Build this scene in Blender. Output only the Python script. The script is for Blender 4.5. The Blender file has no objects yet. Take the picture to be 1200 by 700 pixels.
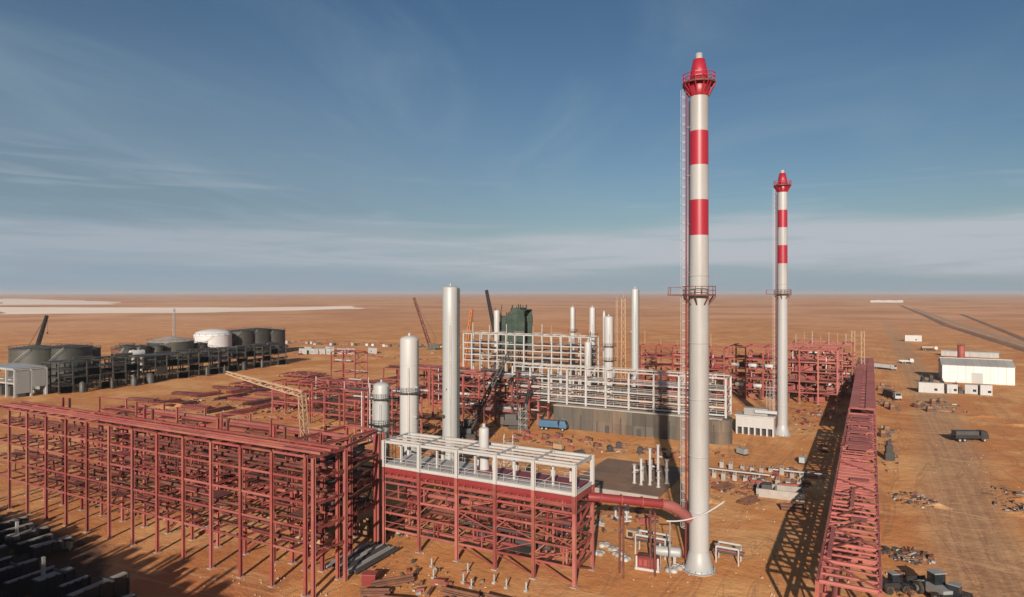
import bpy, math, random
from mathutils import Vector, Matrix, noise as mnoise

R = random.Random(7)
S = bpy.context.scene
COL = S.collection
rad = math.radians

# ---------------------------------------------------------------- camera
# plant axes: +Y runs along the long pipe rack, +X to the right of it; camera is an aerial drone 40 m up
YAW = 28.3
cam_d = bpy.data.cameras.new("camera")
cam = bpy.data.objects.new("camera", cam_d)
COL.objects.link(cam)
cam.location = (0, 0, 40)
cam.rotation_euler = (rad(90), 0, rad(YAW))
cam_d.sensor_width = 36
cam_d.lens = 36 * 780 / 1200
cam_d.shift_y = -6.5 / 1200
cam_d.clip_start = 0.5
cam_d.clip_end = 120000
S.camera = cam

# ---------------------------------------------------------------- sun, sky, exposure
SUN_EL = 20.0
SUN_AZ = (0.322, -0.947)                      # horizontal direction towards the sun
sun_d = bpy.data.lights.new("sun", 'SUN')
sun_d.energy = 4.6
sun_d.angle = rad(0.53)
sun_d.color = (1.0, 0.885, 0.75)
sun = bpy.data.objects.new("sun", sun_d)
COL.objects.link(sun)
to_sun = Vector((SUN_AZ[0] * math.cos(rad(SUN_EL)), SUN_AZ[1] * math.cos(rad(SUN_EL)), math.sin(rad(SUN_EL))))
sun.rotation_euler = to_sun.to_track_quat('Z', 'Y').to_euler()

W = bpy.data.worlds.new("World")
S.world = W
W.use_nodes = True
SKY_STRENGTH = 0.055


def build_world():
    nt = W.node_tree
    nt.nodes.clear()
    N = nt.nodes.new
    L = nt.links.new

    def val(x):
        return x

    def math_(op, a, b=None, clamp=False):
        n = N('ShaderNodeMath'); n.operation = op; n.use_clamp = clamp
        for i, v in enumerate((a, b)):
            if v is None:
                continue
            if isinstance(v, (int, float)):
                n.inputs[i].default_value = v
            else:
                L(v, n.inputs[i])
        return n.outputs[0]

    def sstep(x, a, b):
        n = N('ShaderNodeMapRange'); n.interpolation_type = 'SMOOTHSTEP'
        L(x, n.inputs[0]); n.inputs[1].default_value = a; n.inputs[2].default_value = b
        return n.outputs[0]

    def mix(f, a, b):
        n = N('ShaderNodeMix'); n.data_type = 'RGBA'
        L(f, n.inputs[0])
        for s, v in ((n.inputs[6], a), (n.inputs[7], b)):
            if isinstance(v, tuple):
                s.default_value = (*v, 1)
            else:
                L(v, s)
        return n.outputs[2]

    out = N('ShaderNodeOutputWorld')
    bg = N('ShaderNodeBackground')
    bg.inputs[1].default_value = SKY_STRENGTH
    sky = N('ShaderNodeTexSky')
    sky.sky_type = 'NISHITA'
    sky.sun_disc = False
    sky.sun_elevation = rad(SUN_EL)
    sky.sun_rotation = math.atan2(SUN_AZ[0], SUN_AZ[1])
    sky.altitude = 300
    sky.air_density = 1.0
    sky.dust_density = 1.2
    sky.ozone_density = 1.6
    tc = N('ShaderNodeTexCoord')
    sep = N('ShaderNodeSeparateXYZ')
    L(tc.outputs['Generated'], sep.inputs[0])
    dx, dy, dz = sep.outputs
    # cloud sheet coordinates: the direction projected on a high flat layer
    den = math_('ADD', math_('MAXIMUM', dz, 0.0), 0.07)
    cx = math_('DIVIDE', dx, den)
    cy = math_('DIVIDE', dy, den)
    comb = N('ShaderNodeCombineXYZ')
    L(cx, comb.inputs[0]); L(cy, comb.inputs[1])
    mp = N('ShaderNodeMapping')
    mp.inputs['Location'].default_value = (1.7, 0.6, 0)
    mp.inputs['Scale'].default_value = (0.95, 0.36, 1)
    mpr = N('ShaderNodeMapping')
    mpr.inputs['Rotation'].default_value = (0, 0, rad(CIRRUS_ROT))
    L(comb.outputs[0], mpr.inputs[0])
    L(mpr.outputs[0], mp.inputs[0])
    nz = N('ShaderNodeTexNoise')
    nz.inputs['Scale'].default_value = 0.9
    nz.inputs['Detail'].default_value = 7
    nz.inputs['Roughness'].default_value = 0.55
    nz.inputs['Distortion'].default_value = 1.4
    L(mp.outputs[0], nz.inputs['Vector'])
    cir = math_('MULTIPLY', sstep(nz.outputs[0], 0.40, 0.72), math_('ADD', 0.35, math_('MULTIPLY', sstep(math_('ADD', math_('MULTIPLY', dx, -0.97), math_('MULTIPLY', dy, 0.22)), 0.0, 0.9), 0.65)))
    # low bank: noise in azimuth/elevation, stretched flat
    mp2 = N('ShaderNodeMapping')
    mp2.inputs['Scale'].default_value = (2.3, 2.3, 26)
    mp2.inputs['Location'].default_value = (3.1, 0.4, 1.3)
    L(tc.outputs['Generated'], mp2.inputs[0])
    nb = N('ShaderNodeTexNoise')
    nb.inputs['Scale'].default_value = 1.0
    nb.inputs['Detail'].default_value = 5
    nb.inputs['Roughness'].default_value = 0.5
    L(mp2.outputs[0], nb.inputs['Vector'])
    wob = math_('MULTIPLY', math_('SUBTRACT', nb.outputs[0], 0.5), 0.075)
    dzw = math_('ADD', dz, wob)
    bank = math_('MULTIPLY', sstep(dzw, 0.018, 0.045), math_('SUBTRACT', 1.0, sstep(dzw, 0.082, 0.112)))
    soft = math_('SUBTRACT', 1.0, sstep(dzw, 0.0, 0.14))
    # thin high veil over the western part of the sky
    side = math_('ADD', math_('MULTIPLY', dx, -0.97), math_('MULTIPLY', dy, 0.22))
    mp3 = N('ShaderNodeMapping')
    mp3.inputs['Scale'].default_value = (4.2, 4.2, 62)
    mp3.inputs['Location'].default_value = (0.7, 2.4, 0.3)
    mp3.inputs['Rotation'].default_value = (rad(1.5), rad(2.0), 0)
    L(tc.outputs['Generated'], mp3.inputs[0])
    nb3 = N('ShaderNodeTexNoise')
    nb3.inputs['Scale'].default_value = 1.0
    nb3.inputs['Detail'].default_value = 6
    nb3.inputs['Roughness'].default_value = 0.55
    nb3.inputs['Distortion'].default_value = 0.5
    L(mp3.outputs[0], nb3.inputs['Vector'])
    bank = math_('MULTIPLY', bank, math_('ADD', 0.45, math_('MULTIPLY', sstep(nb3.outputs[0], 0.36, 0.58), 0.55)))
    wisp = math_('MULTIPLY', sstep(nb3.outputs[0], 0.52, 0.72), math_('MULTIPLY', sstep(dz, 0.05, 0.10), math_('SUBTRACT', 1.0, sstep(dz, 0.12, 0.24))))
    veil = math_('MULTIPLY', sstep(side, 0.45, 1.0), math_('SUBTRACT', 1.0, sstep(dz, 0.08, 0.42)))
    hsv = N('ShaderNodeHueSaturation')
    hsv.inputs['Saturation'].default_value = SKY_SAT
    hsv.inputs['Value'].default_value = SKY_VAL
    L(sky.outputs[0], hsv.inputs['Color'])
    k = 1.0 / (SKY_STRENGTH * 2 ** EXPOSURE)
    c = hsv.outputs[0]
    sc_ = lambda r, g, b: (r * k, g * k, b * k)
    c = mix(math_('MULTIPLY', veil, 0.74), c, sc_(.205, .280, .350))
    c = mix(math_('MULTIPLY', cir, 0.50), c, sc_(.26, .37, .45))
    c = mix(math_('MULTIPLY', soft, 0.85), c, sc_(.30, .385, .465))
    c = mix(math_('MULTIPLY', bank, math_('SUBTRACT', 0.85, math_('MULTIPLY', sstep(side, 0.5, 1.0), 0.45))), c, sc_(.49, .51, .565))
    c = mix(math_('MULTIPLY', wisp, 0.28), c, sc_(.42, .48, .54))
    L(c, bg.inputs[0])
    L(bg.outputs[0], out.inputs[0])


CIRRUS_ROT = -20
EXPOSURE = 0.45
SKY_SAT = 1.18
SKY_VAL = 0.84
build_world()
S.view_settings.view_transform = 'Standard'
S.view_settings.look = 'None'
S.view_settings.exposure = EXPOSURE
S.view_settings.gamma = 1
S.view_settings.use_curve_mapping = False
S.cycles.max_bounces = 5
S.cycles.diffuse_bounces = 2
S.cycles.use_denoising = True


# ---------------------------------------------------------------- materials
def mat(name, col, rough=0.6, metal=0.0, var=0.12, dirt=None, dirt_amt=0.3, scale=0.6, streak=False, objvar=0.10):
    m = bpy.data.materials.new(name)
    m.use_nodes = True
    nt = m.node_tree
    N, L = nt.nodes.new, nt.links.new
    b = nt.nodes['Principled BSDF']
    b.inputs['Roughness'].default_value = rough
    b.inputs['Metallic'].default_value = metal
    geo = N('ShaderNodeNewGeometry')
    mp = N('ShaderNodeMapping')
    mp.inputs['Scale'].default_value = (1, 1, 0.12) if streak else (1, 1, 1)
    L(geo.outputs['Position'], mp.inputs[0])
    nz = N('ShaderNodeTexNoise')
    nz.inputs['Scale'].default_value = scale
    nz.inputs['Detail'].default_value = 6
    nz.inputs['Roughness'].default_value = 0.65
    L(mp.outputs[0], nz.inputs['Vector'])
    mr = N('ShaderNodeMapRange')
    mr.inputs[1].default_value = 0.3; mr.inputs[2].default_value = 0.7
    mr.inputs[3].default_value = 1 - var; mr.inputs[4].default_value = 1 + var
    L(nz.outputs[0], mr.inputs[0])
    oi = N('ShaderNodeObjectInfo')
    mo = N('ShaderNodeMapRange')
    mo.inputs[3].default_value = 1 - objvar; mo.inputs[4].default_value = 1 + objvar
    L(oi.outputs['Random'], mo.inputs[0])
    mu = N('ShaderNodeMath'); mu.operation = 'MULTIPLY'
    L(mr.outputs[0], mu.inputs[0]); L(mo.outputs[0], mu.inputs[1])
    vm = N('ShaderNodeVectorMath'); vm.operation = 'SCALE'
    vm.inputs[0].default_value = col
    L(mu.outputs[0], vm.inputs['Scale'])
    c = vm.outputs[0]
    if dirt:
        n2 = N('ShaderNodeTexNoise')
        n2.inputs['Scale'].default_value = scale * 0.45
        n2.inputs['Detail'].default_value = 8
        n2.inputs['Roughness'].default_value = 0.7
        L(mp.outputs[0], n2.inputs['Vector'])
        m2 = N('ShaderNodeMapRange')
        m2.inputs[1].default_value = 0.48; m2.inputs[2].default_value = 0.72
        m2.inputs[4].default_value = dirt_amt
        L(n2.outputs[0], m2.inputs[0])
        mx = N('ShaderNodeMix'); mx.data_type = 'RGBA'
        L(m2.outputs[0], mx.inputs[0]); L(c, mx.inputs[6])
        mx.inputs[7].default_value = (*dirt, 1)
        c = mx.outputs[2]
    L(c, b.inputs['Base Color'])
    return m


DUST = (0.40, 0.20, 0.10)
M = dict(
    red=mat('red_primer', (0.228, 0.050, 0.043), 0.62, 0, .16, DUST, .35, .35, False, .22),
    red2=mat('pale_red_primer', (0.278, 0.080, 0.070), 0.66, 0, .16, DUST, .4, .35, False, .2),
    salmon=mat('salmon_primer', (0.335, 0.098, 0.084), 0.7, 0, .14, DUST, .35, .5, False, .15),
    bred=mat('bright_red_paint', (0.195, 0.025, 0.027), 0.45, 0, .10, (0.22, .05, .04), .3, .4),
    sred=mat('signal_red_paint', (0.29, 0.012, 0.028), 0.42, 0, .08, (.28, .03, .04), .4, .5, True, 0.02),
    dred=mat('dark_red_steel', (0.110, 0.030, 0.024), 0.7, 0, .2, DUST, .3, .4),
    white=mat('white_paint', (0.40, 0.395, 0.39), 0.5, 0, .06, (.33, .27, .21), .45, .35, True, 0.03),
    stackw=mat('white_stack_paint', (0.335, 0.335, 0.335), 0.45, 0, .06, (.21, .185, .16), .55, .5, True, 0.03),
    shedw=mat('white_sheeting', (0.56, 0.555, 0.55), 0.5, 0, .06, (.4, .33, .27), .35, .4, True, .05),
    galv=mat('galvanised_steel', (0.40, 0.375, 0.355), 0.5, .15, .12, (.30, .24, .2), .4, .5),
    grey=mat('grey_paint', (0.25, 0.255, 0.25), 0.5, 0, .1, (.2, .16, .12), .4, .4, True),
    dgrey=mat('dark_grey_steel', (0.050, 0.048, 0.047), 0.6, 0, .2, (.16, .11, .08), .3, .4),
    lgrey=mat('pale_grey_cladding', (0.36, 0.37, 0.37), 0.5, .1, .07, (.27, .23, .2), .35, .3, True),
    black=mat('black_steel', (0.022, 0.022, 0.023), 0.5, 0, .2, (.1, .06, .04), .2, .6),
    conc=mat('concrete', (0.30, 0.27, 0.24), 0.9, 0, .14, (.2, .14, .1), .5, .5),
    earthc=mat('earth_stained_concrete', (0.175, 0.105, 0.070), 0.95, 0, .2, (.30, .16, .09), .5, .2),
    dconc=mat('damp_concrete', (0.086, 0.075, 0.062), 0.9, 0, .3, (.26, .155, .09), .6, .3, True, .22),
    tankg=mat('grey_tank_paint', (0.060, 0.060, 0.050), 0.55, 0, .12, (.15, .11, .08), .4, .25, True),
    tankd=mat('dark_tank_paint', (0.030, 0.030, 0.026), 0.6, 0, .15, (.1, .07, .05), .4, .25, True),
    green=mat('dark_green_netting', (0.030, 0.050, 0.038), 0.8, 0, .35, (.09, .1, .07), .3, .5),
    tan=mat('tan_paint', (0.34, 0.225, 0.135), 0.55, 0, .1, DUST, .3, .5),
    yellow=mat('yellow_paint', (0.45, 0.30, 0.10), 0.5, 0, .1, DUST, .3, .5),
    orange=mat('orange_paint', (0.36, 0.13, 0.05), 0.5, 0, .1, DUST, .3, .5),
    blue=mat('blue_paint', (0.045, 0.11, 0.19), 0.5, 0, .12, DUST, .25, .5),
    rust=mat('rusty_steel', (0.13, 0.055, 0.035), 0.8, 0, .25, DUST, .3, .6),
    wood=mat('weathered_timber', (0.20, 0.125, 0.07), 0.85, 0, .2, DUST, .3, .8),
    glass=mat('dark_glass', (0.02, 0.025, 0.03), 0.12, 0, .05),
    rubber=mat('tyre_rubber', (0.02, 0.02, 0.02), 0.85, 0, .1, DUST, .4, 1.0),
    skin_roof=mat('pale_roof_sheet', (0.34, 0.33, 0.31), 0.55, .1, .08, (.28, .22, .17), .4, .3),
)


def ground_material():
    m = bpy.data.materials.new('desert_sand')
    m.use_nodes = True
    nt = m.node_tree
    N, L = nt.nodes.new, nt.links.new
    b = nt.nodes['Principled BSDF']
    b.inputs['Roughness'].default_value = 0.95
    b.inputs['Specular IOR Level'].default_value = 0.1
    geo = N('ShaderNodeNewGeometry')
    P = geo.outputs['Position']
    sep = N('ShaderNodeSeparateXYZ'); L(P, sep.inputs[0])
    x, y = sep.outputs[0], sep.outputs[1]

    def noise(scale, detail=6, rough=.6, sc=(1, 1, 1), dist=0.0):
        mp = N('ShaderNodeMapping'); mp.inputs['Scale'].default_value = sc
        L(P, mp.inputs[0])
        n = N('ShaderNodeTexNoise'); n.inputs['Scale'].default_value = scale
        n.inputs['Detail'].default_value = detail; n.inputs['Roughness'].default_value = rough
        n.inputs['Distortion'].default_value = dist
        L(mp.outputs[0], n.inputs['Vector'])
        return n.outputs[0]

    def mth(op, a, b_=None):
        n = N('ShaderNodeMath'); n.operation = op
        for i, v in enumerate((a, b_)):
            if v is None: continue
            if isinstance(v, (int, float)): n.inputs[i].default_value = v
            else: L(v, n.inputs[i])
        return n.outputs[0]

    def ss(v, a, b_, lo=0., hi=1.):
        n = N('ShaderNodeMapRange'); n.interpolation_type = 'SMOOTHSTEP'
        L(v, n.inputs[0]); n.inputs[1].default_value = a; n.inputs[2].default_value = b_
        n.inputs[3].default_value = lo; n.inputs[4].default_value = hi
        return n.outputs[0]

    def mix(f, a, c):
        n = N('ShaderNodeMix'); n.data_type = 'RGBA'
        if isinstance(f, (int, float)): n.inputs[0].default_value = f
        else: L(f, n.inputs[0])
        for s_, v in ((n.inputs[6], a), (n.inputs[7], c)):
            if isinstance(v, tuple): s_.default_value = (*v, 1)
            else: L(v, s_)
        return n.outputs[2]

    big = noise(.006, 4, .55)
    mid = noise(.045, 6, .62, dist=.4)
    fine = noise(.55, 7, .68)
    grit = noise(4.0, 4, .7)
    c = mix(ss(big, .35, .65), GA, GB)
    c = mix(ss(mid, .44, .66, 0, .85), c, GC)
    c = mix(ss(noise(.028, 5, .6), .50, .68, 0, .7), c, GD)
    c = mix(ss(fine, .5, .75, 0, .35), c, (.36, .16, .075))
    c = mix(ss(grit, .55, .8, 0, .3), c, (.62, .40, .24))
    # graded dirt road that runs along the long pipe rack to the horizon
    wob = mth('MULTIPLY', mth('SUBTRACT', noise(.02, 4, .6), .5), 7.0)
    cen = mth('MINIMUM', mth('ADD', mth('MULTIPLY', y, .034), 10.5), 20.5)
    rx = mth('ABSOLUTE', mth('SUBTRACT', mth('ADD', x, wob), cen))
    road = mth('SUBTRACT', 1.0, ss(rx, 2.5, 10.0))
    ruts = noise(.5, 5, .6, (2.2, .02, 1))
    roadc = mix(ss(ruts, .35, .7), (.36, .212, .125), (.50, .295, .165))
    c = mix(mth('MULTIPLY', road, .8), c, roadc)
    # vehicle tracks over the yard
    tr = noise(.11, 3, .5, (1.0, .12, 1), 1.2)
    band = mth('SUBTRACT', 1.0, ss(mth('ABSOLUTE', mth('SUBTRACT', tr, .5)), .004, .016))
    c = mix(mth('MULTIPLY', band, .45), c, (.30, .15, .08))
    bandb = mth('SUBTRACT', 1.0, ss(mth('ABSOLUTE', mth('SUBTRACT', tr, .535)), .003, .012))
    c = mix(mth('MULTIPLY', bandb, .4), c, (.32, .165, .085))
    tr2 = noise(.09, 3, .5, (.15, 1.0, 1), 1.0)
    band2 = mth('SUBTRACT', 1.0, ss(mth('ABSOLUTE', mth('SUBTRACT', tr2, .52)), .004, .014))
    c = mix(mth('MULTIPLY', band2, .4), c, (.62, .38, .2))
    # open desert far out: redder, with flat bands of scrub
    r2 = mth('SQRT', mth('ADD', mth('MULTIPLY', x, x), mth('MULTIPLY', y, y)))
    far = ss(r2, 350, 1400)
    scr = noise(.0035, 6, .65, (1, 1, 1), .6)
    fc = mix(ss(scr, .38, .62), (.46, .222, .115), (.66, .355, .205))
    fc = mix(ss(noise(.0011, 5, .6), .52, .66, 0, .5), fc, (.72, .42, .27))
    c = mix(mth('MULTIPLY', far, .85), c, fc)
    # corner left of the camera: shade painted near black into the ground colour
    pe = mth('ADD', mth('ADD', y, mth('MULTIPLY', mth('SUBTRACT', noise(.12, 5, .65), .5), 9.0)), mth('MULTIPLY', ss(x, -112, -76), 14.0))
    shade_mask = mth('MULTIPLY', mth('SUBTRACT', 1.0, ss(pe, 60.5, 64.0)), mth('SUBTRACT', 1.0, ss(x, -86, -74)))
    c = mix(mth('MULTIPLY', shade_mask, .9), c, mix(ss(fine, .35, .7), (.022, .020, .019), (.075, .055, .043)))
    L(c, b.inputs['Base Color'])
    bump = N('ShaderNodeBump')
    bump.inputs['Strength'].default_value = .55
    bump.inputs['Distance'].default_value = .35
    h = mth('ADD', mth('MULTIPLY', fine, 1.0), mth('MULTIPLY', grit, .16))
    h = mth('ADD', h, mth('MULTIPLY', noise(.16, 5, .6), 2.0))
    L(h, bump.inputs['Height'])
    L(bump.outputs[0], b.inputs['Normal'])
    return m


GA = (.58, .250, .090)
GB = (.51, .205, .076)
GC = (.71, .39, .17)
GD = (.46, .165, .072)
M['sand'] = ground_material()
M['salt'] = mat('pale_salt_crust', (.86, .70, .57), .95, 0, .08, (.6, .4, .27), .35, .004)
M['trackdark'] = mat('dark_turned_earth', (.25, .125, .072), .95, 0, .25, (.33, .18, .1), .5, .02)
M['gravel'] = mat('grey_gravel', (.36, .225, .145), .95, 0, .2, (.4, .22, .12), .5, .25)


# ---------------------------------------------------------------- helpers
def link(o, parent=None):
    COL.objects.link(o)
    if parent is not None:
        o.parent = parent
    return o


def empty(name, label, cat, loc=(0, 0, 0), rz=0.0, group=None):
    o = bpy.data.objects.new(name, None)
    o.empty_display_size = .5
    o.location = loc
    o.rotation_euler = (0, 0, rz)
    tag(o, label, cat, group)
    return link(o)


def tag(o, label=None, cat=None, group=None, kind=None):
    if label: o['label'] = label
    if cat: o['category'] = cat
    if group: o['group'] = group
    if kind: o['kind'] = kind
    return o


class MB:
    def __init__(s):
        s.v, s.f, s.sm = [], [], []

    def add(s, v, f, smooth=False):
        n = len(s.v)
        s.v += [tuple(p) for p in v]
        s.f += [tuple(i + n for i in q) for q in f]
        s.sm += [smooth] * len(f)
        return s

    def box(s, a, b):
        x0, y0, z0 = a; x1, y1, z1 = b
        return s.add([(x0, y0, z0), (x1, y0, z0), (x1, y1, z0), (x0, y1, z0), (x0, y0, z1), (x1, y0, z1), (x1, y1, z1), (x0, y1, z1)],
                     [(0, 3, 2, 1), (4, 5, 6, 7), (0, 1, 5, 4), (1, 2, 6, 5), (2, 3, 7, 6), (3, 0, 4, 7)])

    def bar(s, p0, p1, w, d=None):
        m = frame_matrix(p0, p1, w, d or w)
        return s.add([m @ Vector(q) for q in BOXV], BOXF)

    def tube(s, pts, r, n=8, caps=True):
        pts = [Vector(p) for p in pts]
        rs = r if isinstance(r, (list, tuple)) else [r] * len(pts)
        vs, fs = [], []
        up = Vector((0, 0, 1))
        for i, p in enumerate(pts):
            t = (pts[min(i + 1, len(pts) - 1)] - pts[max(i - 1, 0)]).normalized()
            a = t.cross(up if abs(t.z) < .95 else Vector((0, 1, 0))).normalized()
            b_ = t.cross(a)
            for k in range(n):
                an = 2 * math.pi * k / n
                vs.append(p + (a * math.cos(an) + b_ * math.sin(an)) * rs[i])
        for i in range(len(pts) - 1):
            for k in range(n):
                k2 = (k + 1) % n
                fs.append((i * n + k, i * n + k2, (i + 1) * n + k2, (i + 1) * n + k))
        s.add(vs, fs, True)
        if caps:
            s.add([vs[k] for k in range(n)], [tuple(range(n))[::-1]])
            s.add([vs[-n + k] for k in range(n)], [tuple(range(n))])
        return s

    def lathe(s, prof, n=24, c=(0, 0, 0), smooth=True):
        vs, fs = [], []
        for r, z in prof:
            for k in range(n):
                a = 2 * math.pi * k / n
                vs.append((c[0] + r * math.cos(a), c[1] + r * math.sin(a), c[2] + z))
        for i in range(len(prof) - 1):
            for k in range(n):
                k2 = (k + 1) % n
                fs.append((i * n + k, i * n + k2, (i + 1) * n + k2, (i + 1) * n + k))
        return s.add(vs, fs, smooth)

    def mesh(s, name, m):
        me = bpy.data.meshes.new(name)
        me.from_pydata(s.v, [], s.f)
        me.polygons.foreach_set('use_smooth', s.sm)
        me.materials.append(m)
        me.update()
        return me

    def obj(s, name, m, parent=None, loc=(0, 0, 0)):
        o = bpy.data.objects.new(name, s.mesh(name, m))
        o.location = loc
        return link(o, parent)


BOXV = [(-.5, -.5, 0), (.5, -.5, 0), (.5, .5, 0), (-.5, .5, 0), (-.5, -.5, 1), (.5, -.5, 1), (.5, .5, 1), (-.5, .5, 1)]
BOXF = [(0, 3, 2, 1), (4, 5, 6, 7), (0, 1, 5, 4), (1, 2, 6, 5), (2, 3, 7, 6), (3, 0, 4, 7)]


def frame_matrix(p0, p1, w, d):
    p0, p1 = Vector(p0), Vector(p1)
    ez = p1 - p0
    L_ = ez.length
    ez.normalize()
    up = Vector((0, 0, 1)) if abs(ez.z) < .95 else Vector((0, 1, 0))
    ex = up.cross(ez).normalized()
    ey = ez.cross(ex)
    m = Matrix.Identity(4)
    for i, (e, k) in enumerate(((ex, w), (ey, d), (ez, L_))):
        for j in range(3):
            m[j][i] = e[j] * k
    m.translation = p0
    return m


_cache = {}


def unit(shape, mk):
    key = (shape, mk)
    if key not in _cache:
        b = MB()
        if shape == 'box':
            b.add(BOXV, BOXF)
        elif shape == 'I':
            w, t = .5, .09
            prof = [(-w, -.5), (w, -.5), (w, -.5 + 2 * t * .9), (t, -.5 + 2 * t * .9), (t, .5 - 2 * t * .9), (w, .5 - 2 * t * .9),
                    (w, .5), (-w, .5), (-w, .5 - 2 * t * .9), (-t, .5 - 2 * t * .9), (-t, -.5 + 2 * t * .9), (-w, -.5 + 2 * t * .9)]
            n = 12
            v = [(x, y, 0) for x, y in prof] + [(x, y, 1) for x, y in prof]
            b.add(v, [(k, (k + 1) % n, n + (k + 1) % n, n + k) for k in range(n)])
            b.add([(x, y, 1) for x, y in prof], [(0, 1, 2, 11), (3, 4, 9, 10), (5, 6, 7, 8)])
            b.add([(x, y, 0) for x, y in prof], [(0, 11, 2, 1), (3, 10, 9, 4), (5, 8, 7, 6)])
        elif shape == 'tube':
            b.tube([(0, 0, 0), (0, 0, 1)], .5, 10)
        _cache[key] = b.mesh({'box': 'bar', 'I': 'steel_section', 'tube': 'pipe_length'}[shape], M[mk])
    return _cache[key]


def member(par, name, p0, p1, w, d=None, mk='red', shape='I'):
    o = bpy.data.objects.new(name, unit(shape, mk))
    link(o, par)
    o.matrix_basis = frame_matrix(p0, p1, w, d or w)
    return o


def lattice(b, p0, p1, w, chord, n, w1=None):
    """square lattice girder between two points, added to one mesh"""
    p0, p1 = Vector(p0), Vector(p1)
    ez = (p1 - p0).normalized()
    up = Vector((0, 0, 1)) if abs(ez.z) < .95 else Vector((0, 1, 0))
    ex = up.cross(ez).normalized(); ey = ez.cross(ex)
    w1 = w if w1 is None else w1

    def cor(i, k):
        t = i / n
        ww = w + (w1 - w) * t
        sx, sy = ((-1, -1), (1, -1), (1, 1), (-1, 1))[k]
        return p0.lerp(p1, t) + (ex * sx + ey * sy) * ww * .5
    for k in range(4):
        b.bar(cor(0, k), cor(n, k), chord)
    for i in range(n):
        for k in range(4):
            k2 = (k + 1) % 4
            a, c = (cor(i, k), cor(i + 1, k2)) if i % 2 else (cor(i, k2), cor(i + 1, k))
            b.bar(a, c, chord * .6)
    return b


# clutter gets its label at the end: one of its sort in a zone -> "<phrase> <zone>", more -> counted from the left
CLUTTER = []
ORD = ['leftmost', 'second', 'third', 'fourth', 'fifth', 'sixth', 'seventh', 'eighth', 'ninth', 'tenth', 'eleventh', 'twelfth',
       'thirteenth', 'fourteenth', 'fifteenth', 'sixteenth', 'seventeenth', 'eighteenth', 'nineteenth', 'twentieth']
NUM = ['', '', 'two', 'three', 'four', 'five', 'six', 'seven', 'eight', 'nine', 'ten', 'eleven', 'twelve', 'thirteen', 'fourteen',
       'fifteen', 'sixteen', 'seventeen', 'eighteen', 'nineteen', 'twenty']


def px_of(x, y):
    s_, c_ = math.sin(rad(YAW)), math.cos(rad(YAW))
    return (x * c_ + y * s_) / max(1, -x * s_ + y * c_)


def clutter(o, one, many, zone, x, y):
    CLUTTER.append((o, one, many, zone, px_of(x, y)))
    return o


def label_clutter():
    sets = {}
    for e in CLUTTER:
        sets.setdefault((e[1], e[3]), []).append(e)
    for (one, zone), es in sets.items():
        es.sort(key=lambda e: e[4])
        n = len(es)
        for i, e in enumerate(es):
            if n == 1:
                e[0]['label'] = f'{one} {zone}'
            else:
                if i == 0: w = 'leftmost'
                elif i == n - 1: w = 'rightmost'
                else: w = ORD[i] + ' from left'
                e[0]['label'] = f'{w} of {NUM[n]} {e[2]} {zone}'
                e[0]['group'] = f'{e[2]} {zone}'



# ---------------------------------------------------------------- the ground
def graded(lo, hi, near, step, ratio=1.28):
    out, v, st = [], 0.0, step
    while v < hi:
        out.append(v)
        if v > near: st *= ratio
        v += st
    out.append(hi)
    return out


def build_ground():
    px = graded(0, 60000, 420, 6.0)
    xs = [-v for v in reversed(px[1:])] + px
    vs, fs = [], []
    for y in xs:
        for x in xs:
            r = math.hypot(x, y)
            z = 0.0
            vs.append((x, y, z))
    n = len(xs)
    for j in range(n - 1):
        for i in range(n - 1):
            fs.append((j * n + i, j * n + i + 1, (j + 1) * n + i + 1, (j + 1) * n + i))
    b = MB(); b.add(vs, fs, True)
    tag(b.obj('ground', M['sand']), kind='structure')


build_ground()


def strip(name, pts, mk, z, label=None):
    """flat ribbon on the ground: pts = (x, y, half width)"""
    vs, fs = [], []
    for i, (x, y, w) in enumerate(pts):
        a = pts[max(0, i - 1)]; c = pts[min(len(pts) - 1, i + 1)]
        t = Vector((c[0] - a[0], c[1] - a[1])).normalized()
        nx, ny = -t.y, t.x
        k1 = 1 + .25 * mnoise.noise(Vector((x * .02, y * .02, 1)))
        k2 = 1 + .25 * mnoise.noise(Vector((x * .02, y * .02, 9)))
        vs += [(x + nx * w * k1, y + ny * w * k1, z), (x - nx * w * k2, y - ny * w * k2, z)]
        if i: fs.append((2 * i - 2, 2 * i - 1, 2 * i + 1, 2 * i))
    b = MB(); b.add(vs, fs)
    return tag(b.obj(name, M[mk]), kind='structure')


strip('road', [(12.5, y, 10) for y in range(40, 1500, 20)], 'sand', .012)


def poly(name, pts, mk, z):
    b = MB(); b.add([(x, y, z) for x, y in pts], [tuple(range(len(pts)))])
    return tag(b.obj(name, M[mk]), kind='structure')


def wobble(pts, n, amp, seed=0):
    out = []
    for i in range(len(pts)):
        a, c = Vector(pts[i]), Vector(pts[(i + 1) % len(pts)])
        nn = Vector((-(c - a).y, (c - a).x)).normalized()
        for k in range(n):
            q = a.lerp(c, k / n)
            q = q + nn * amp * mnoise.noise(Vector((q.x * .004 + seed, q.y * .004, k * .37)))
            out.append((q.x, q.y))
    return out


poly('salt_flat', wobble([(-2150, 960), (-1430, 640), (-1180, 900), (-1130, 1290), (-1380, 1560), (-1500, 1250)], 8, 40), 'salt', .25)
poly('salt_flat', wobble([(-5700, 2560), (-2560, 1130), (-2300, 1360), (-3150, 1860)], 10, 70, 4), 'salt', .3)


tag(MB().add([(x, y, .008) for x, y in ((-190, -60), (-66, -60), (-66, 66), (-190, 66))], [(0, 1, 2, 3)]).obj('painted_shade_pad', M['sand']), kind='structure')  # ground patch that carries the near-black shade painted by the sand shader


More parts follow.
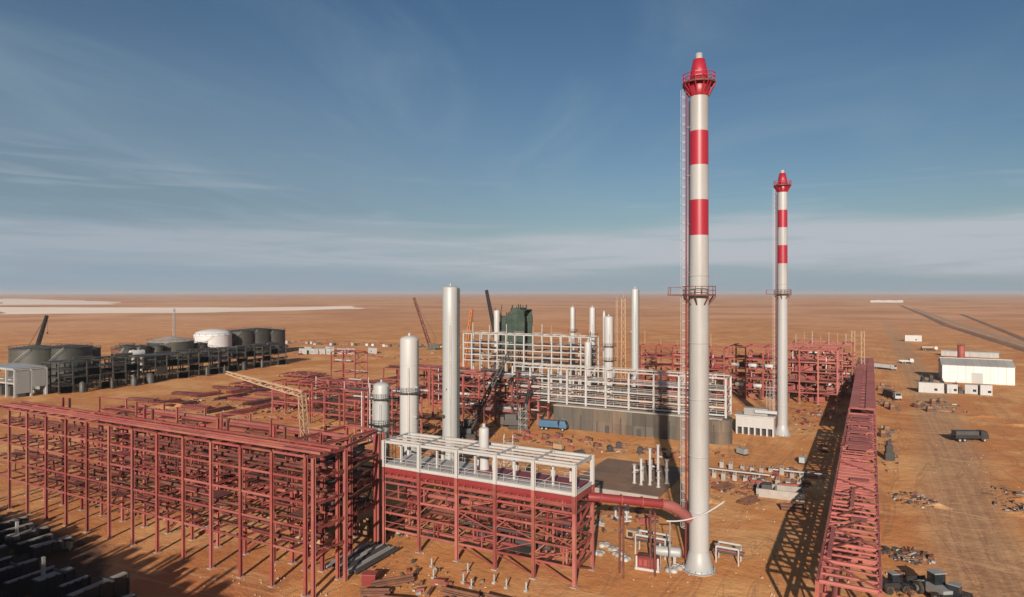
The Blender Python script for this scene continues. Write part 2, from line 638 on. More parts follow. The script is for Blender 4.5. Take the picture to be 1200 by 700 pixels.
def ridge(name, pts, w, h, mk, seed=0):
    """low earth bank along a line"""
    vs, fs = [], []
    dense = []
    for i in range(len(pts) - 1):
        a, c = Vector(pts[i]), Vector(pts[i + 1])
        n = max(2, int((c - a).length / max(4, w)))
        dense += [a.lerp(c, k / n) for k in range(n)]
    dense.append(Vector(pts[-1]))
    m = 7
    for i, q in enumerate(dense):
        t = (dense[min(i + 1, len(dense) - 1)] - dense[max(0, i - 1)]).normalized()
        nx = Vector((-t.y, t.x))
        e = min(1, min(i, len(dense) - 1 - i) / 3)
        for k in range(m):
            u = k / (m - 1) * 2 - 1
            p = q + nx * (u * w + w * .25 * mnoise.noise(Vector((i * .4 + seed, k, 0))))
            z = h * e * (1 - u * u) * (1 + .45 * mnoise.noise(Vector((p.x * .3, p.y * .3, seed))))
            vs.append((p.x, p.y, z - .06))
    for i in range(len(dense) - 1):
        for k in range(m - 1):
            fs.append((i * m + k, (i + 1) * m + k, (i + 1) * m + k + 1, i * m + k + 1))
    b = MB(); b.add(vs, fs, True)
    return tag(b.obj(name, M[mk]), kind='structure')


ridge('embankment', [(84, 2400), (86, 1384), (83, 965), (90, 764), (96, 584), (104, 430), (112, 330)], 5.5, 1.2, 'trackdark', 1)
ridge('embankment', [(150, 1500), (125, 900), (116, 690), (120, 560), (128, 470)], 4.0, .9, 'trackdark', 5)
strip('track', [(98, 2000, 5), (100, 1000, 5), (104, 770, 5), (108, 600, 5), (116, 470, 5), (124, 380, 5)], 'gravel', .05)


def mound(x, y, rx, ry, h, seed, mk='sand'):
    n, m = 8, 18
    vs = [(x, y, h * (1 + .2 * mnoise.noise(Vector((seed, 1, 1)))))]
    fs = []
    for i in range(1, n + 1):
        t = i / n
        for k in range(m):
            a = 2 * math.pi * k / m
            rr = t * (1 + .3 * mnoise.noise(Vector((math.cos(a) * 1.3 + seed, math.sin(a) * 1.3, seed * .7))))
            zz = h * (math.cos(t * math.pi) * .5 + .5) * (1 + .5 * mnoise.noise(Vector((rr * math.cos(a) * 2.5, rr * math.sin(a) * 2.5, seed + 5))))
            vs.append((x + rx * rr * math.cos(a), y + ry * rr * math.sin(a), zz - (.06 if i == n else 0)))
    for k in range(m):
        fs.append((0, 1 + k, 1 + (k + 1) % m))
    for i in range(n - 1):
        for k in range(m):
            k2 = (k + 1) % m
            fs.append((1 + i * m + k, 1 + (i + 1) * m + k, 1 + (i + 1) * m + k2, 1 + i * m + k2))
    b = MB(); b.add(vs, fs, True)
    return tag(b.obj('dirt_mound', M[mk]), kind='structure')


for q in [(-205, 128, 10, 6, 2.2), (-190, 140, 9, 5, 1.8), (-176, 122, 8, 5, 1.6), (-216, 150, 12, 6, 2.2), (-160, 128, 6, 4, 1.2),
          (-60, 145, 5, 3, .9), (-28, 131, 4, 2.6, 1.0), (-18, 142, 4, 2.5, .9), (-22, 157, 6, 3, 1.0), (7, 151, 4, 3, .8), (11, 148, 3, 2, 1.0),
          (4.5, 118, 3, 1.6, .6), (27, 160, 4, 3, 1.0), (24, 150, 4, 2.5, .7), (-41, 96, 2.5, 1.5, .5), (32, 262, 5, 3, .9), (22, 268, 4, 2, .7),
          (40, 250, 5, 3, .9), (-34, 148, 5, 2.5, .7), (-120, 60, 5, 2, .8)]:
    q = (*q[:4], q[4] * .55)
    mound(*q, seed=q[0] * .13 + q[1] * .07)


def scatter_clods():
    """small stones and clods over the yard, one joined mesh"""
    b = MB()
    r = random.Random(3)
    for _ in range(9000):
        y = 45 + 330 * r.random() ** 1.7
        x = -y * 1.35 + (y * 1.75) * r.random()
        if mnoise.noise(Vector((x * .035, y * .035, 2))) < -.05 + .25 * r.random(): continue
        s = .07 + .22 * r.random() ** 3
        a = r.random() * 3.14
        ca, sa = math.cos(a) * s, math.sin(a) * s * (.6 + .4 * r.random())
        h = s * (.6 + .6 * r.random())
        b.add([(x + ca, y + sa, -.01), (x - sa, y + ca, -.01), (x - ca, y - sa, -.01), (x + sa, y - ca, -.01), (x + .2 * ca, y, h)],
              [(0, 1, 4), (1, 2, 4), (2, 3, 4), (3, 0, 4)])
    tag(b.obj('stones', M['gravel']), kind='stuff')


scatter_clods()


# ---------------------------------------------------------------- steel frames
def frame(name, label, cat, xs, ys, zs, mk='red', cw=.42, bw=.34, group=None, brace=.12, seed=1, skip=.0, cross_every=1,
          sub=0, long_levels=None, cross_levels=None, ztop=None, white_from=None, wmk='galv', shape='I', zmin=0.0, tint=None):
    r = random.Random(seed)
    cx, cy = sum(xs) / len(xs), sum(ys) / len(ys)
    t = empty(name, label, cat, (cx, cy, 0), 0, group)
    P = lambda x, y, z: (x - cx, y - cy, z)
    top = zs[-1]
    pick = lambda: (tint if tint and r.random() < .4 else mk)
    for x in xs:
        for y in ys:
            h = top + (ztop or 0)
            if white_from:
                member(t, 'column', P(x, y, zmin), P(x, y, white_from), cw, cw, pick(), shape)
                member(t, 'upper_column', P(x, y, white_from), P(x, y, h), cw, cw, wmk, shape)
            else:
                member(t, 'column', P(x, y, zmin), P(x, y, h), cw, cw, pick(), shape)
            if zmin == 0:
                member(t, 'base_plate', P(x, y, 0.0), P(x, y, .12), cw * 1.9, cw * 1.9, 'conc', 'box')
    for li, z in enumerate(zs):
        m_ = wmk if white_from and z >= white_from - .2 else mk
        if long_levels is None or li in long_levels:
            for y in ys:
                for i in range(len(xs) - 1):
                    if r.random() < skip: continue
                    member(t, 'beam', P(xs[i] + cw * .5, y, z), P(xs[i + 1] - cw * .5, y, z), bw * .6, bw, pick() if m_ == mk else m_, shape)
        if cross_levels is None or li in cross_levels:
            for x in xs[::cross_every]:
                for j in range(len(ys) - 1):
                    if r.random() < skip: continue
                    member(t, 'cross_beam', P(x, ys[j] + cw * .5, z - .06), P(x, ys[j + 1] - cw * .5, z - .06), bw * .6, bw, pick() if m_ == mk else m_, shape)
    for i in range(len(xs) - 1):
        for y in (ys[0], ys[-1]):
            if r.random() < brace:
                for li in range(len(zs)):
                    z0 = zs[li - 1] if li else max(zmin, .2)
                    if white_from and zs[li] > white_from: continue
                    a, c = (xs[i], xs[i + 1]) if li % 2 else (xs[i + 1], xs[i])
                    member(t, 'brace', P(a, y + .05, z0 + .2), P(c, y + .05, zs[li] - .2), bw * .5, bw * .5, mk, shape)
    return t, P


def pipes_x(t, P, x0, x1, ys, z, rs, mks, name='pipe', seed=0):
    r = random.Random(seed)
    for i, y in enumerate(ys):
        d = rs[i % len(rs)]
        a = x0 + r.random() * (x1 - x0) * .25
        c = x1 - r.random() * (x1 - x0) * .25
        member(t, name, P(a, y, z + d / 2), P(c, y, z + d / 2), d, d, mks[i % len(mks)], 'tube')


def pipes_y(t, P, y0, y1, xs, z, rs, mks, name='pipe'):
    for i, x in enumerate(xs):
        d = rs[i % len(rs)]
        member(t, name, P(x, y0, z + d / 2), P(x, y1, z + d / 2), d, d, mks[i % len(mks)], 'tube')


def panel(t, P, name, a, b_, mk):
    """flat plate with a rim between two corners"""
    m = MB().box(P(*a), P(*b_))
    x0, y0, z0 = P(*a); x1, y1, z1 = P(*b_)
    return m.obj(name, M[mk], t)


def railing(t, name, pts, h, mk, step=2.0, r=.05):
    b = MB()
    for i in range(len(pts) - 1):
        a, c = Vector(pts[i]), Vector(pts[i + 1])
        for k in (h, h * .55):
            b.bar(a + Vector((0, 0, k)), c + Vector((0, 0, k)), r)
        n = max(1, int((c - a).length / step))
        for k in range(n + 1):
            q = a.lerp(c, k / n)
            b.bar(q, q + Vector((0, 0, h)), r)
    return b.obj(name, M[mk], t)


# --- long two-row rack across the left foreground

FX = [-146.6 + 6.23 * i for i in range(14)]           # last bent at x = -65.6
FZ = [5.6, 8.9, 12.2, 15.4, 18.4]
t, P = frame('steel_rack', 'long red steel rack with bare multi level bays across the left foreground', 'pipe rack', FX, [64.4, 70.4], FZ,
             cw=.42, bw=.30, brace=.0, seed=4, tint='red2')
for z in FZ:
    member(t, 'end_beam', P(-64.2, 64.4, z), P(-64.2, 70.4, z), .24, .32, 'red')
for y in (64.4, 70.4):
    member(t, 'end_column', P(-64.2, y, 0), P(-64.2, y, 18.4), .45, .45, 'red2')
for i in range(13):                                   # secondary floor beams on each level
    for li, z in enumerate(FZ):
        x = FX[i] + 3.1
        if (i * 7 + li * 3) % 5 and li < 4 or li == 4:
            member(t, 'floor_beam', P(x, 64.7, z), P(x, 70.1, z), .2, .3, 'red' if (i + li) % 3 else 'dred')
for y in (65.6, 66.5, 67.6, 69.2):
    member(t, 'stringer', P(FX[0], y, 18.75), P(-64.2, y, 18.72), .24, .32, 'red2' if y < 67 else 'red')
for y, z, d in ((65.8, 15.7, .3), (67.2, 15.7, .5), (68.6, 15.7, .35), (66.4, 12.5, .5), (68.9, 12.5, .4), (66.0, 9.2, .35), (67.9, 9.2, .55), (69.2, 5.9, .4), (66.6, 5.9, .3)):
    for a, c in ((-146, -112), (-108, -90), (-88, -66)):
        if (y * 10 + z + a) % 3 > .6:
            member(t, 'pipe', P(a, y, z + d / 2), P(c, y, z + d / 2), d, d, ('dred', 'dred', 'red', 'dred')[int(y * 10 + z) % 4], 'tube')
rq = random.Random(19)
for i in range(13):
    for li in range(5):
        z0 = FZ[li - 1] if li else .1
        if rq.random() < .5 and li:
            x = FX[i] + 2.1 + rq.random() * 2
            member(t, 'inner_post', P(x, 70.4, z0), P(x, 70.4, FZ[li]), .2, .2, 'dred' if rq.random() < .5 else 'red')
        if rq.random() < .45 and li:
            x = FX[i] + 1 + rq.random() * 4
            member(t, 'hanger', P(x, 67 + rq.random() * 2, z0), P(x, 67.6, FZ[li]), .16, .16, 'dred' if rq.random() < .6 else 'red2')
        if rq.random() < .4:
            member(t, 'knee_brace', P(FX[i] + .2, 70.3, FZ[li] - 1.6), P(FX[i] + 1.9, 70.3, FZ[li] - .1), .16, .16, 'red')
        if rq.random() < .5:
            y = 65.4 + 4 * rq.random()
            member(t, 'tray', P(FX[i] + .2, y, FZ[li] + .32), P(FX[i + 1] + 2.5 * rq.random(), y, FZ[li] + .32), .5, .12, rq.choice(['dred', 'red', 'rust', 'red2']), 'box')
        if rq.random() < .3 and li < 4:
            panel(t, P, 'deck_panel', (FX[i] + .4, 66.6, FZ[li] + .2), (FX[i] + 2.5 + 3 * rq.random(), 70, FZ[li] + .26), rq.choice(['dred', 'rust', 'red']))
for i in (1, 4, 7, 10, 12):                           # braced bays in the back row
    for li in range(4):
        z0 = FZ[li - 1] if li else .2
        member(t, 'brace', P(FX[i], 70.5, z0 + .2), P(FX[i + 1], 70.5, FZ[li] - .2), .22, .22, 'red')
for i in (2, 6, 9, 11):                               # stub columns and small frames that stand proud of the top
    x = FX[i]
    member(t, 'stub_column', P(x, 70.4, 18.4), P(x, 70.4, 20.3), .4, .4, 'red')
    member(t, 'stub_column', P(x + 2.2, 70.4, 18.4), P(x + 2.2, 70.4, 20.3), .35, .35, 'dred')
for i in (3, 8):                                      # ladders between floors
    b = MB()
    for s_ in (0, .6):
        b.bar(P(FX[i] + 2 + s_, 66.0, 12.2), P(FX[i] + 2 + s_, 66.0, 18.6), .1)
    for k in range(16):
        b.bar(P(FX[i] + 2, 66.0, 12.4 + k * .4), P(FX[i] + 2.6, 66.0, 12.4 + k * .4), .06)
    b.obj('ladder', M['dred'], t)

# --- second rack behind it, in line with the white topped module
BX = [-146 + 6.5 * i for i in range(12)]
BZ = [4.0, 7.0, 9.8, 12.4, 14.8]
t, P = frame('steel_rack', 'second red steel rack directly behind the long foreground one, cluttered with pipework', 'pipe rack', BX, [84, 90], BZ,
             cw=.45, bw=.4, brace=.25, seed=8, tint='dred')
for k, (y, z, d) in enumerate(((85.2, 15.1, .5), (86.6, 15.1, .8), (88.2, 15.1, .5), (85.6, 12.7, .7), (87.6, 12.7, .6), (89, 10.1, .8), (86, 10.1, .6), (87, 7.3, .8), (85.4, 4.3, .7), (88.4, 4.3, .9))):
    member(t, 'pipe', P(-146 + (k * 13) % 31, y, z + d / 2), P(-76 - (k * 7) % 23, y, z + d / 2), d, d, ('red', 'red2', 'dred', 'dgrey')[k % 4], 'tube')
for i in range(0, 11):
    x = BX[i]
    for li in range(5):
        if (i * 5 + li * 2) % 3:
            panel(t, P, 'deck_panel', (x + .4, 84.3, BZ[li] + .22), (x + 5.9, 86.6 + (i % 3), BZ[li] + .28), 'dred' if (i + li) % 3 else 'red')
    if i % 2 == 0:
        member(t, 'stub_column', P(x, 84, 14.8), P(x, 84, 17.6), .35, .35, 'red')
        member(t, 'stub_column', P(x + 3, 88, 14.8), P(x + 3, 88, 17.0), .35, .35, 'red2')
        member(t, 'stub_beam', P(x, 84, 17.4), P(x + 3, 88, 16.8), .25, .25, 'red')

# --- short link rack between the foreground rack and the white topped module
t, P = frame('steel_rack', 'short red link rack over dark pipes between the long rack and the white topped module', 'pipe rack',
             [-75.4, -69.4], [71.4, 77.2, 83.0], [6.2, 10.6, 14.6, 18.2], cw=.5, bw=.42, brace=0, seed=11, tint='red2')
for k, (x, z, d) in enumerate(((-74.6, 14.9, .5), (-73.4, 14.9, .9), (-71.8, 14.9, .6), (-70.6, 10.9, .8), (-72.2, 10.9, .7), (-74.0, 10.9, .9), (-71, 6.5, .9), (-72.6, 6.5, .6), (-74.2, 6.5, .8))):
    member(t, 'pipe', P(x, 71.5, z + d / 2), P(x, 83, z + d / 2), d, d, ('dgrey', 'dred', 'black', 'dred')[k % 4], 'tube')
for j, y in enumerate((72, 75, 78, 81)):
    for z in (10.6, 14.6):
        panel(t, P, 'deck_panel', (-75.0, y, z + .22), (-69.8, y + 2.2, z + .28), 'dred')
    member(t, 'brace', P(-69.4, 71.4 + j * 2.9, 6.4), P(-69.4, 74.3 + j * 2.9, 10.4), .2, .2, 'dred')
for z in (18.1, 14.4, 10.4):                             # slanting ties from the corner of the long rack to the module
    member(t, 'tie_beam', P(-65.4, 70.8, z), P(-68.9, 82.9, z), .26, .36, 'red' if z > 15 else 'dred')
for x, y in ((-69.0, 83.4), (-68.95, 84.4)):
    member(t, 'corner_column', P(x, y, 0), P(x, y, 17.6), .42, .42, 'red2')

# --- foreground process module: red below, galvanised top storey
UX = [-68.2, -61.3, -54.4, -47.8, -41.6, -35.4]
UZ = [2.6, 5.2, 7.6, 10.0]
t, P = frame('process_module', 'red steel process module in the centre foreground with a white galvanised top storey', 'process module', UX, [83.6, 90.2],
             UZ, mk='red', cw=.45, bw=.32, brace=.3, seed=21, tint='red2', white_from=None)
for x in UX:
    for y in (83.6, 90.2):
        member(t, 'upper_column', P(x, y, 10.0), P(x, y, 12.4), .55, .55, 'red')
        member(t, 'top_column', P(x, y, 12.4), P(x, y, 16.6), .5, .5, 'white')
# red girders and trays under the top deck
for y in (83.6, 90.2):
    for i in range(5):
        member(t, 'plate_girder', P(UX[i] + .25, y, 11.95), P(UX[i + 1] - .25, y, 11.95), .25, .8, 'bred', 'I')
        member(t, 'beam', P(UX[i] + .25, y, 10.9), P(UX[i + 1] - .25, y, 10.9), .2, .32, 'red')
        for q_ in range(1, 5):
            u = UX[i] + (UX[i + 1] - UX[i]) * q_ / 5
            member(t, 'web_post', P(u, y, 10.95), P(u, y, 11.5), .14, .14, 'red')
for i in range(5):
    member(t, 'cable_tray', P(UX[i], 84.5, 11.2), P(UX[i + 1], 84.5, 11.2), .7, .5, 'bred', 'box')
    member(t, 'cable_tray', P(UX[i], 86.0, 11.5), P(UX[i + 1], 86.0, 11.5), .9, .4, 'dred', 'box')
for x in (UX[0], UX[-1]):
    member(t, 'plate_girder', P(x, 83.9, 11.9), P(x, 89.9, 11.9), .25, .8, 'red', 'I')
rq = random.Random(29)
for i in range(5):
    for li in range(5):
        z0, z1 = ([0.1] + UZ)[li], (UZ + [11.8])[li]
        for q_ in range(3):
            x = UX[i] + .8 + 5 * rq.random(); y = rq.choice([83.8, 85.5, 87.5, 90.0])
            if li and rq.random() < .8:
                member(t, 'inner_post', P(x, y, z0), P(x, y, z1), .17, .17, rq.choice(['red', 'dred', 'red2', 'bred']))
        if li and rq.random() < .6:
            member(t, 'knee_brace', P(UX[i] + .2, 83.75, z1 - 1.5), P(UX[i] + 1.8, 83.75, z1 - .1), .16, .16, 'red2')
        if li and rq.random() < .6:
            member(t, 'handrail', P(UX[i] + .3, 83.7, z0 + 1.1), P(UX[i + 1] - .3, 83.7, z0 + 1.1), .08, .08, 'red2', 'box')
for i in range(5):                                     # white deck rim, top rails, deck grating
    for y in (83.6, 90.2):
        member(t, 'deck_beam', P(UX[i] + .25, y, 12.65), P(UX[i + 1] - .25, y, 12.65), .35, .5, 'white')
        member(t, 'top_beam', P(UX[i] + .25, y, 16.4), P(UX[i + 1] - .25, y, 16.4), .3, .4, 'white')
    for yy in (85.2, 86.9, 88.6):
        member(t, 'top_stringer', P(UX[i], yy, 16.35), P(UX[i + 1], yy, 16.35), .2, .28, 'white' if yy != 86.9 else 'galv')
    for xx in (UX[i] + 2.2, UX[i] + 4.4):
        member(t, 'joist', P(xx, 83.8, 12.5), P(xx, 90, 12.5), .2, .3, 'galv')
    panel(t, P, 'deck_panel', (UX[i] + .3, 83.85, 12.86), (UX[i + 1] - .3, 86.2, 12.92), 'galv')
    panel(t, P, 'deck_panel', (UX[i] + .3, 86.3, 12.86), (UX[i + 1] - .3, 89.9, 12.92), 'galv' if i < 2 else 'bred')
    for k, yy in enumerate((85.0, 88.2)):
        xx = UX[i] + 2.4 + 1.3 * k
        member(t, 'post', P(xx, yy, 12.92), P(xx, yy, 16.2), .28, .28, 'white')
for x in UX:
    member(t, 'top_cross_beam', P(x, 83.9, 16.4), P(x, 89.9, 16.4), .3, .4, 'white')
    member(t, 'deck_cross_beam', P(x, 83.9, 12.62), P(x, 89.9, 12.62), .3, .45, 'white')
railing(t, 'railing', [P(UX[0], 83.5, 12.9), P(UX[-1], 83.5, 12.9)], 1.1, 'white', 2.1)
railing(t, 'railing', [P(UX[0], 90.4, 12.9), P(UX[-1], 90.4, 12.9)], 1.1, 'white', 2.1)
rr = random.Random(5)
for li, z in enumerate(UZ):                            # inner floors: joists, pipes, trays
    for i in range(5):
        for q in (1.6, 3.2, 4.8):
            if rr.random() < .75:
                member(t, 'joist', P(UX[i] + q, 83.9, z - .05), P(UX[i] + q, 89.9, z - .05), .16, .26, 'dred' if rr.random() < .5 else 'red')
        if rr.random() < .55:
            w = 2 + 3 * rr.random()
            y0 = 84.2 + 2.5 * rr.random()
            panel(t, P, 'deck_panel', (UX[i] + .5, y0, z + .2), (UX[i] + .5 + w, y0 + 2.4, z + .26), rr.choice(['dred', 'red', 'dgrey']))
    for k in range(5):
        y = 84.4 + 1.25 * k
        d = .3 + .45 * rr.random()
        a = UX[0] + 1 + 16 * rr.random()
        member(t, 'pipe', P(a, y, z + .3 + d / 2), P(min(UX[-1] - .5, a + 8 + 15 * rr.random()), y, z + .3 + d / 2), d, d, rr.choice(['dred', 'red', 'dgrey', 'red2', 'dred']), 'tube')
    for k in range(7):
        x = UX[0] + 1 + 31 * rr.random(); y = 84.5 + 5 * rr.random()
        member(t, 'riser', P(x, y, z), P(x, y, min(12, z + 2.6)), .3, .3, rr.choice(['dred', 'red', 'red2']), 'tube')
for i in (0, 2, 4):
    member(t, 'brace', P(UX[i], 90.3, .3), P(UX[i + 1], 90.3, 5), .22, .22, 'red')
for k in range(5):
    z = UZ[k] if k < 4 else 12.0
    z0 = UZ[k - 1] if k else .3
    member(t, 'brace', P(-35.4, 84 if k % 2 else 90, z0), P(-35.4, 90 if k % 2 else 84, z), .22, .22, 'red')

# ---------------------------------------------------------------- chimneys
def copy_tree(o, parent=None):
    c = o.copy()
    COL.objects.link(c)
    if parent is not None:
        c.parent = parent
    for ch in list(o.children):
        copy_tree(ch, c)
    return c


def ring_platform(t, name, z, r0, r1, mk, mkr, n=16):
    b = MB().lathe([(r0, 0), (r1, 0), (r1, .22), (r0, .22), (r0, 0)], n, (0, 0, z), False)
    o = b.obj(name, M[mk], t)
    b = MB()
    for k in range(n):
        a0, a1 = 2 * math.pi * k / n, 2 * math.pi * (k + 1) / n
        p0 = Vector((r1 * .98 * math.cos(a0), r1 * .98 * math.sin(a0), z + .2)); p1 = Vector((r1 * .98 * math.cos(a1), r1 * .98 * math.sin(a1), z + .2))
        for h in (.6, 1.15):
            b.bar(p0 + Vector((0, 0, h)), p1 + Vector((0, 0, h)), .09)
        b.bar(p0, p0 + Vector((0, 0, 1.15)), .09)
    b.obj('railing', M[mkr], o)
    b = MB()
    for k in range(0, n, 2):
        a0 = 2 * math.pi * k / n
        q = Vector((math.cos(a0), math.sin(a0), 0))
        b.bar(q * r0 + Vector((0, 0, z - 1.3)), q * r1 + Vector((0, 0, z - .05)), .14)
    b.obj('bracket', M[mkr], o)
    return o


def make_stack():
    t = empty('chimney', 'tall nearer chimney with red and white bands beside the red duct', 'chimney', (-21.8, 97.5, 0), 0, 'banded chimneys')
    rad_ = lambda z: 1.42 - .12 * min(1, z / 68)
    secs = [(2.9, 48.3, 'stackw', 'shaft'), (48.3, 53.4, 'sred', 'red_band'), (53.4, 58.4, 'stackw', 'white_band'),
            (58.4, 63.3, 'sred', 'red_band'), (63.3, 68.3, 'stackw', 'white_band')]
    for z0, z1, mk, nm in secs:
        n = max(2, int((z1 - z0) / 2))
        MB().lathe([(rad_(z0 + (z1 - z0) * i / n), z0 + (z1 - z0) * i / n) for i in range(n + 1)], 32).obj(nm, M[mk], t)
    MB().lathe([(2.05, 0), (2.05, .35), (1.95, .4), (1.43, 2.9)], 32).obj('base_cone', M['stackw'], t)
    MB().lathe([(2.35, 0), (2.35, .14), (1.9, .14)], 32, smooth=False).obj('base_flange', M['grey'], t)
    for k in range(16):
        a = 2 * math.pi * k / 16
        member(t, 'anchor_bolt', (2.2 * math.cos(a), 2.2 * math.sin(a), .1), (2.2 * math.cos(a), 2.2 * math.sin(a), .5), .14, .14, 'grey', 'tube')
    for z in (8.5, 16.5, 24.7, 32.8, 42.5):
        r0 = rad_(z)
        MB().lathe([(r0, z - .12), (r0 + .045, z - .1), (r0 + .045, z + .1), (r0, z + .12)], 32).obj('flange_ring', M['stackw'], t)
    # red crown
    MB().lathe([(1.30, 68.3), (1.45, 68.6), (1.62, 70.6), (1.30, 70.8), (1.18, 72.0), (.82, 73.7), (.50, 73.75)], 32).obj('crown', M['sred'], t)
    MB().lathe([(.50, 73.4), (.47, 74.6), (.38, 74.6), (.38, 74.1), (0, 74.0)], 24).obj('tip', M['stackw'], t)
    ring_platform(t, 'crown_platform', 70.1, 1.5, 2.35, 'dred', 'sred')
    b = MB()                                                      # wind fins and hanging brackets below the crown
    for k in range(12):
        a = 2 * math.pi * k / 12
        q = Vector((math.cos(a), math.sin(a), 0))
        b.bar(q * 1.36 + Vector((0, 0, 68.4)), q * 2.2 + Vector((0, 0, 70.0)), .16)
    b.obj('crown_bracket', M['sred'], t)
    o = ring_platform(t, 'mid_platform', 39.6, 1.36, 2.35, 'dred', 'dred')
    b = MB().box((-4.3, -1.2, 39.6), (-2.1, .2, 39.78))
    b.bar((-4.2, -1.1, 39.7), (-4.2, -1.1, 40.8), .09); b.bar((-4.2, .1, 39.7), (-4.2, .1, 40.8), .09); b.bar((-4.2, -1.1, 40.8), (-4.2, .1, 40.8), .09)
    b.bar((-4.2, -1.1, 40.8), (-2.3, -1.1, 40.8), .09)
    b.obj('side_platform', M['dred'], t)
    # caged ladder on the left, facing away from the sun side
    ax, ay = -1.0, -.35
    b = MB()
    for s_ in (-.25, .25):
        b.bar((-1.75, -.62 + s_, 1.4), (-1.66, -.58 + s_, 70), .09)
    z = 1.7
    while z < 70:
        b.bar((-1.74, -.87, z), (-1.74, -.37, z), .05)
        z += .6
    b.obj('ladder', M['bred'], t)
    b = MB()
    z = 6.0
    while z < 69.5:
        pts = [Vector((-1.72 - .75 * math.sin(math.pi * k / 6), -.6 - .42 * math.cos(math.pi * k / 6), z)) for k in range(7)]
        for i in range(6): b.bar(pts[i], pts[i + 1], .055)
        z += 1.3
    for k in (1, 3, 5):
        x, y = -1.72 - .75 * math.sin(math.pi * k / 6), -.6 - .42 * math.cos(math.pi * k / 6)
        b.bar((x, y, 6), (x, y, 69.5), .05)
    b.obj('ladder_cage', M['white'], t)
    MB().tube([(-1.55, .35, 1.6), (-1.5, .35, 68)], .09, 6).obj('drain_pipe', M['dred'], t)
    for z in range(8, 68, 7):
        member(t, 'ladder_bracket', (-1.2, -.5, z), (-1.8, -.62, z), .1, .1, 'bred', 'box')
    return t


st1 = make_stack()
st2 = copy_tree(st1)
st2.location = (-21.8, 201.1, 0)
st2['label'] = 'farther and smaller chimney with red and white bands beside the low white duct building'

# red flue duct with an elbow from the module towards the near chimney
t = empty('flue_duct', 'red flue duct running from the module to the near chimney', 'duct', (-30, 91, 0))
q = lambda x, y, z: (x + 30, y - 91, z)
MB().tube([q(-35.0, 87.6, 11.3), q(-33.5, 88.4, 11.2)] + [q(-33.5 + 7.3 * i / 6, 88.4 + 5.4 * i / 6, 11.2 - 1.3 * i / 6) for i in range(1, 7)], .60, 18).obj('duct', M['bred'], t)
MB().tube([q(-26.2, 93.8, 9.9), q(-25.2, 94.5, 9.6), q(-24.4, 95.2, 9.0), q(-23.6, 95.9, 8.2), q(-22.9, 96.5, 7.4)], [.64, .78, .82, .78, .7], 18).obj('elbow', M['red2'], t)
for i in (0, 2, 4, 6):
    c = Vector(q(-33.5 + 7.3 * i / 6, 88.4 + 5.4 * i / 6, 11.2 - 1.3 * i / 6)); d = Vector((7.3, 5.4, -1.3)).normalized()
    MB().tube([c - d * .08, c + d * .08], .74, 18).obj('flange', M['red'], t)
for x, y, h in ((-31.0, 90.2, 9.6), (-27.3, 93.0, 8.9)):
    for s_ in (-.9, .9):
        member(t, 'support_leg', q(x + s_ * .6, y - s_ * .8, 0), q(x + s_ * .6, y - s_ * .8, h), .22, .22, 'dred')
    member(t, 'support_beam', q(x + .6, y - .8, h), q(x - .6, y + .8, h), .25, .25, 'dred')
# curved white pipe that swings across the chimney foot
t = empty('white_pipe', 'thin curved white pipe crossing in front of the near chimney foot', 'pipe', (-21, 95.5, 0))
pts = [(-25.5 + .45 * i, 94.6 + .10 * i - .0, 7.6 + .012 * i * i) for i in range(18)]
MB().tube([(x + 21, y - 95.5 - .9, z) for x, y, z in pts], .11, 8).obj('pipe', M['white'], t)
for i in (1,):
    x, y, z = pts[i]
    MB().tube([(x + 21, y - 96.4, 0), (x + 21, y - 96.4, z)], .09, 6).obj('support', M['grey'], t)
# white portal supports and skids round the chimney foot
for x, y, w, h in ((-29.4, 98.8, 4.6, 3.0), (-18.6, 101.5, 3.2, 2.4)):
    t = empty('pipe_support', 'x', 'pipe support', (x, y, 0))
    for s_ in (-w / 2, w / 2):
        member(t, 'leg', (s_, 0, 0), (s_, 0, h), .18, .18, 'galv')
        member(t, 'leg', (s_, 2.0, 0), (s_, 2.0, h), .18, .18, 'galv')
        member(t, 'side_beam', (s_, .13, h - .15), (s_, 1.87, h - .15), .22, .25, 'white')
    member(t, 'top_beam', (-w / 2, 0, h), (w / 2, 0, h), .24, .28, 'white')
    member(t, 'top_beam', (-w / 2, 2, h), (w / 2, 2, h), .24, .28, 'white')
    for k in range(3):
        member(t, 'pipe', (-w / 2 - .6, .4 + .6 * k, h - .9), (w / 2 + .6, .4 + .6 * k, h - .9), .3, .3, 'dgrey' if k != 1 else 'red', 'tube')
    t['label'] = 'white portal pipe support under the elbow of the red duct' if x < -25 else 'low white pipe support with a red pipe right of the near chimney'


def hvessel(x, y, L_, r, z, rz, mk, label, group=None, name='horizontal_drum', cat='drum', saddle='conc'):
    t = empty(name, label, cat, (x, y, 0), rz, group)
    prof = [(-L_ / 2 - r * .45, .02)] + [(-L_ / 2 - r * .45 * math.cos(a), r * math.sin(a)) for a in (.4, .8, 1.2)] + [(-L_ / 2, r), (L_ / 2, r)] + \
           [(L_ / 2 + r * .45 * math.cos(a), r * math.sin(a)) for a in (1.2, .8, .4)] + [(L_ / 2 + r * .45, .02)]
    MB().tube([(p, 0, z) for p, _ in prof], [rr for _, rr in prof], 18, False).obj('shell', M[mk], t)
    for s_ in (-.3, .3):
        b = MB().box((s_ * L_ - .2, -r * .8, 0), (s_ * L_ + .2, r * .8, z - r * .62))
        b.obj('saddle', M[saddle], t)
    MB().tube([(L_ * .1, 0, z + r * .9), (L_ * .1, 0, z + r + .45)], .22, 10).obj('nozzle', M[mk], t)
    MB().tube([(-L_ * .28, 0, z + r * .9), (-L_ * .28, 0, z + r + .35)], .16, 10).obj('nozzle', M[mk], t)
    return t


hvessel(-26.4, 97.2, 3.6, .75, 1.9, .25, 'lgrey', 'small grey horizontal drum on saddles just left of the near chimney foot')
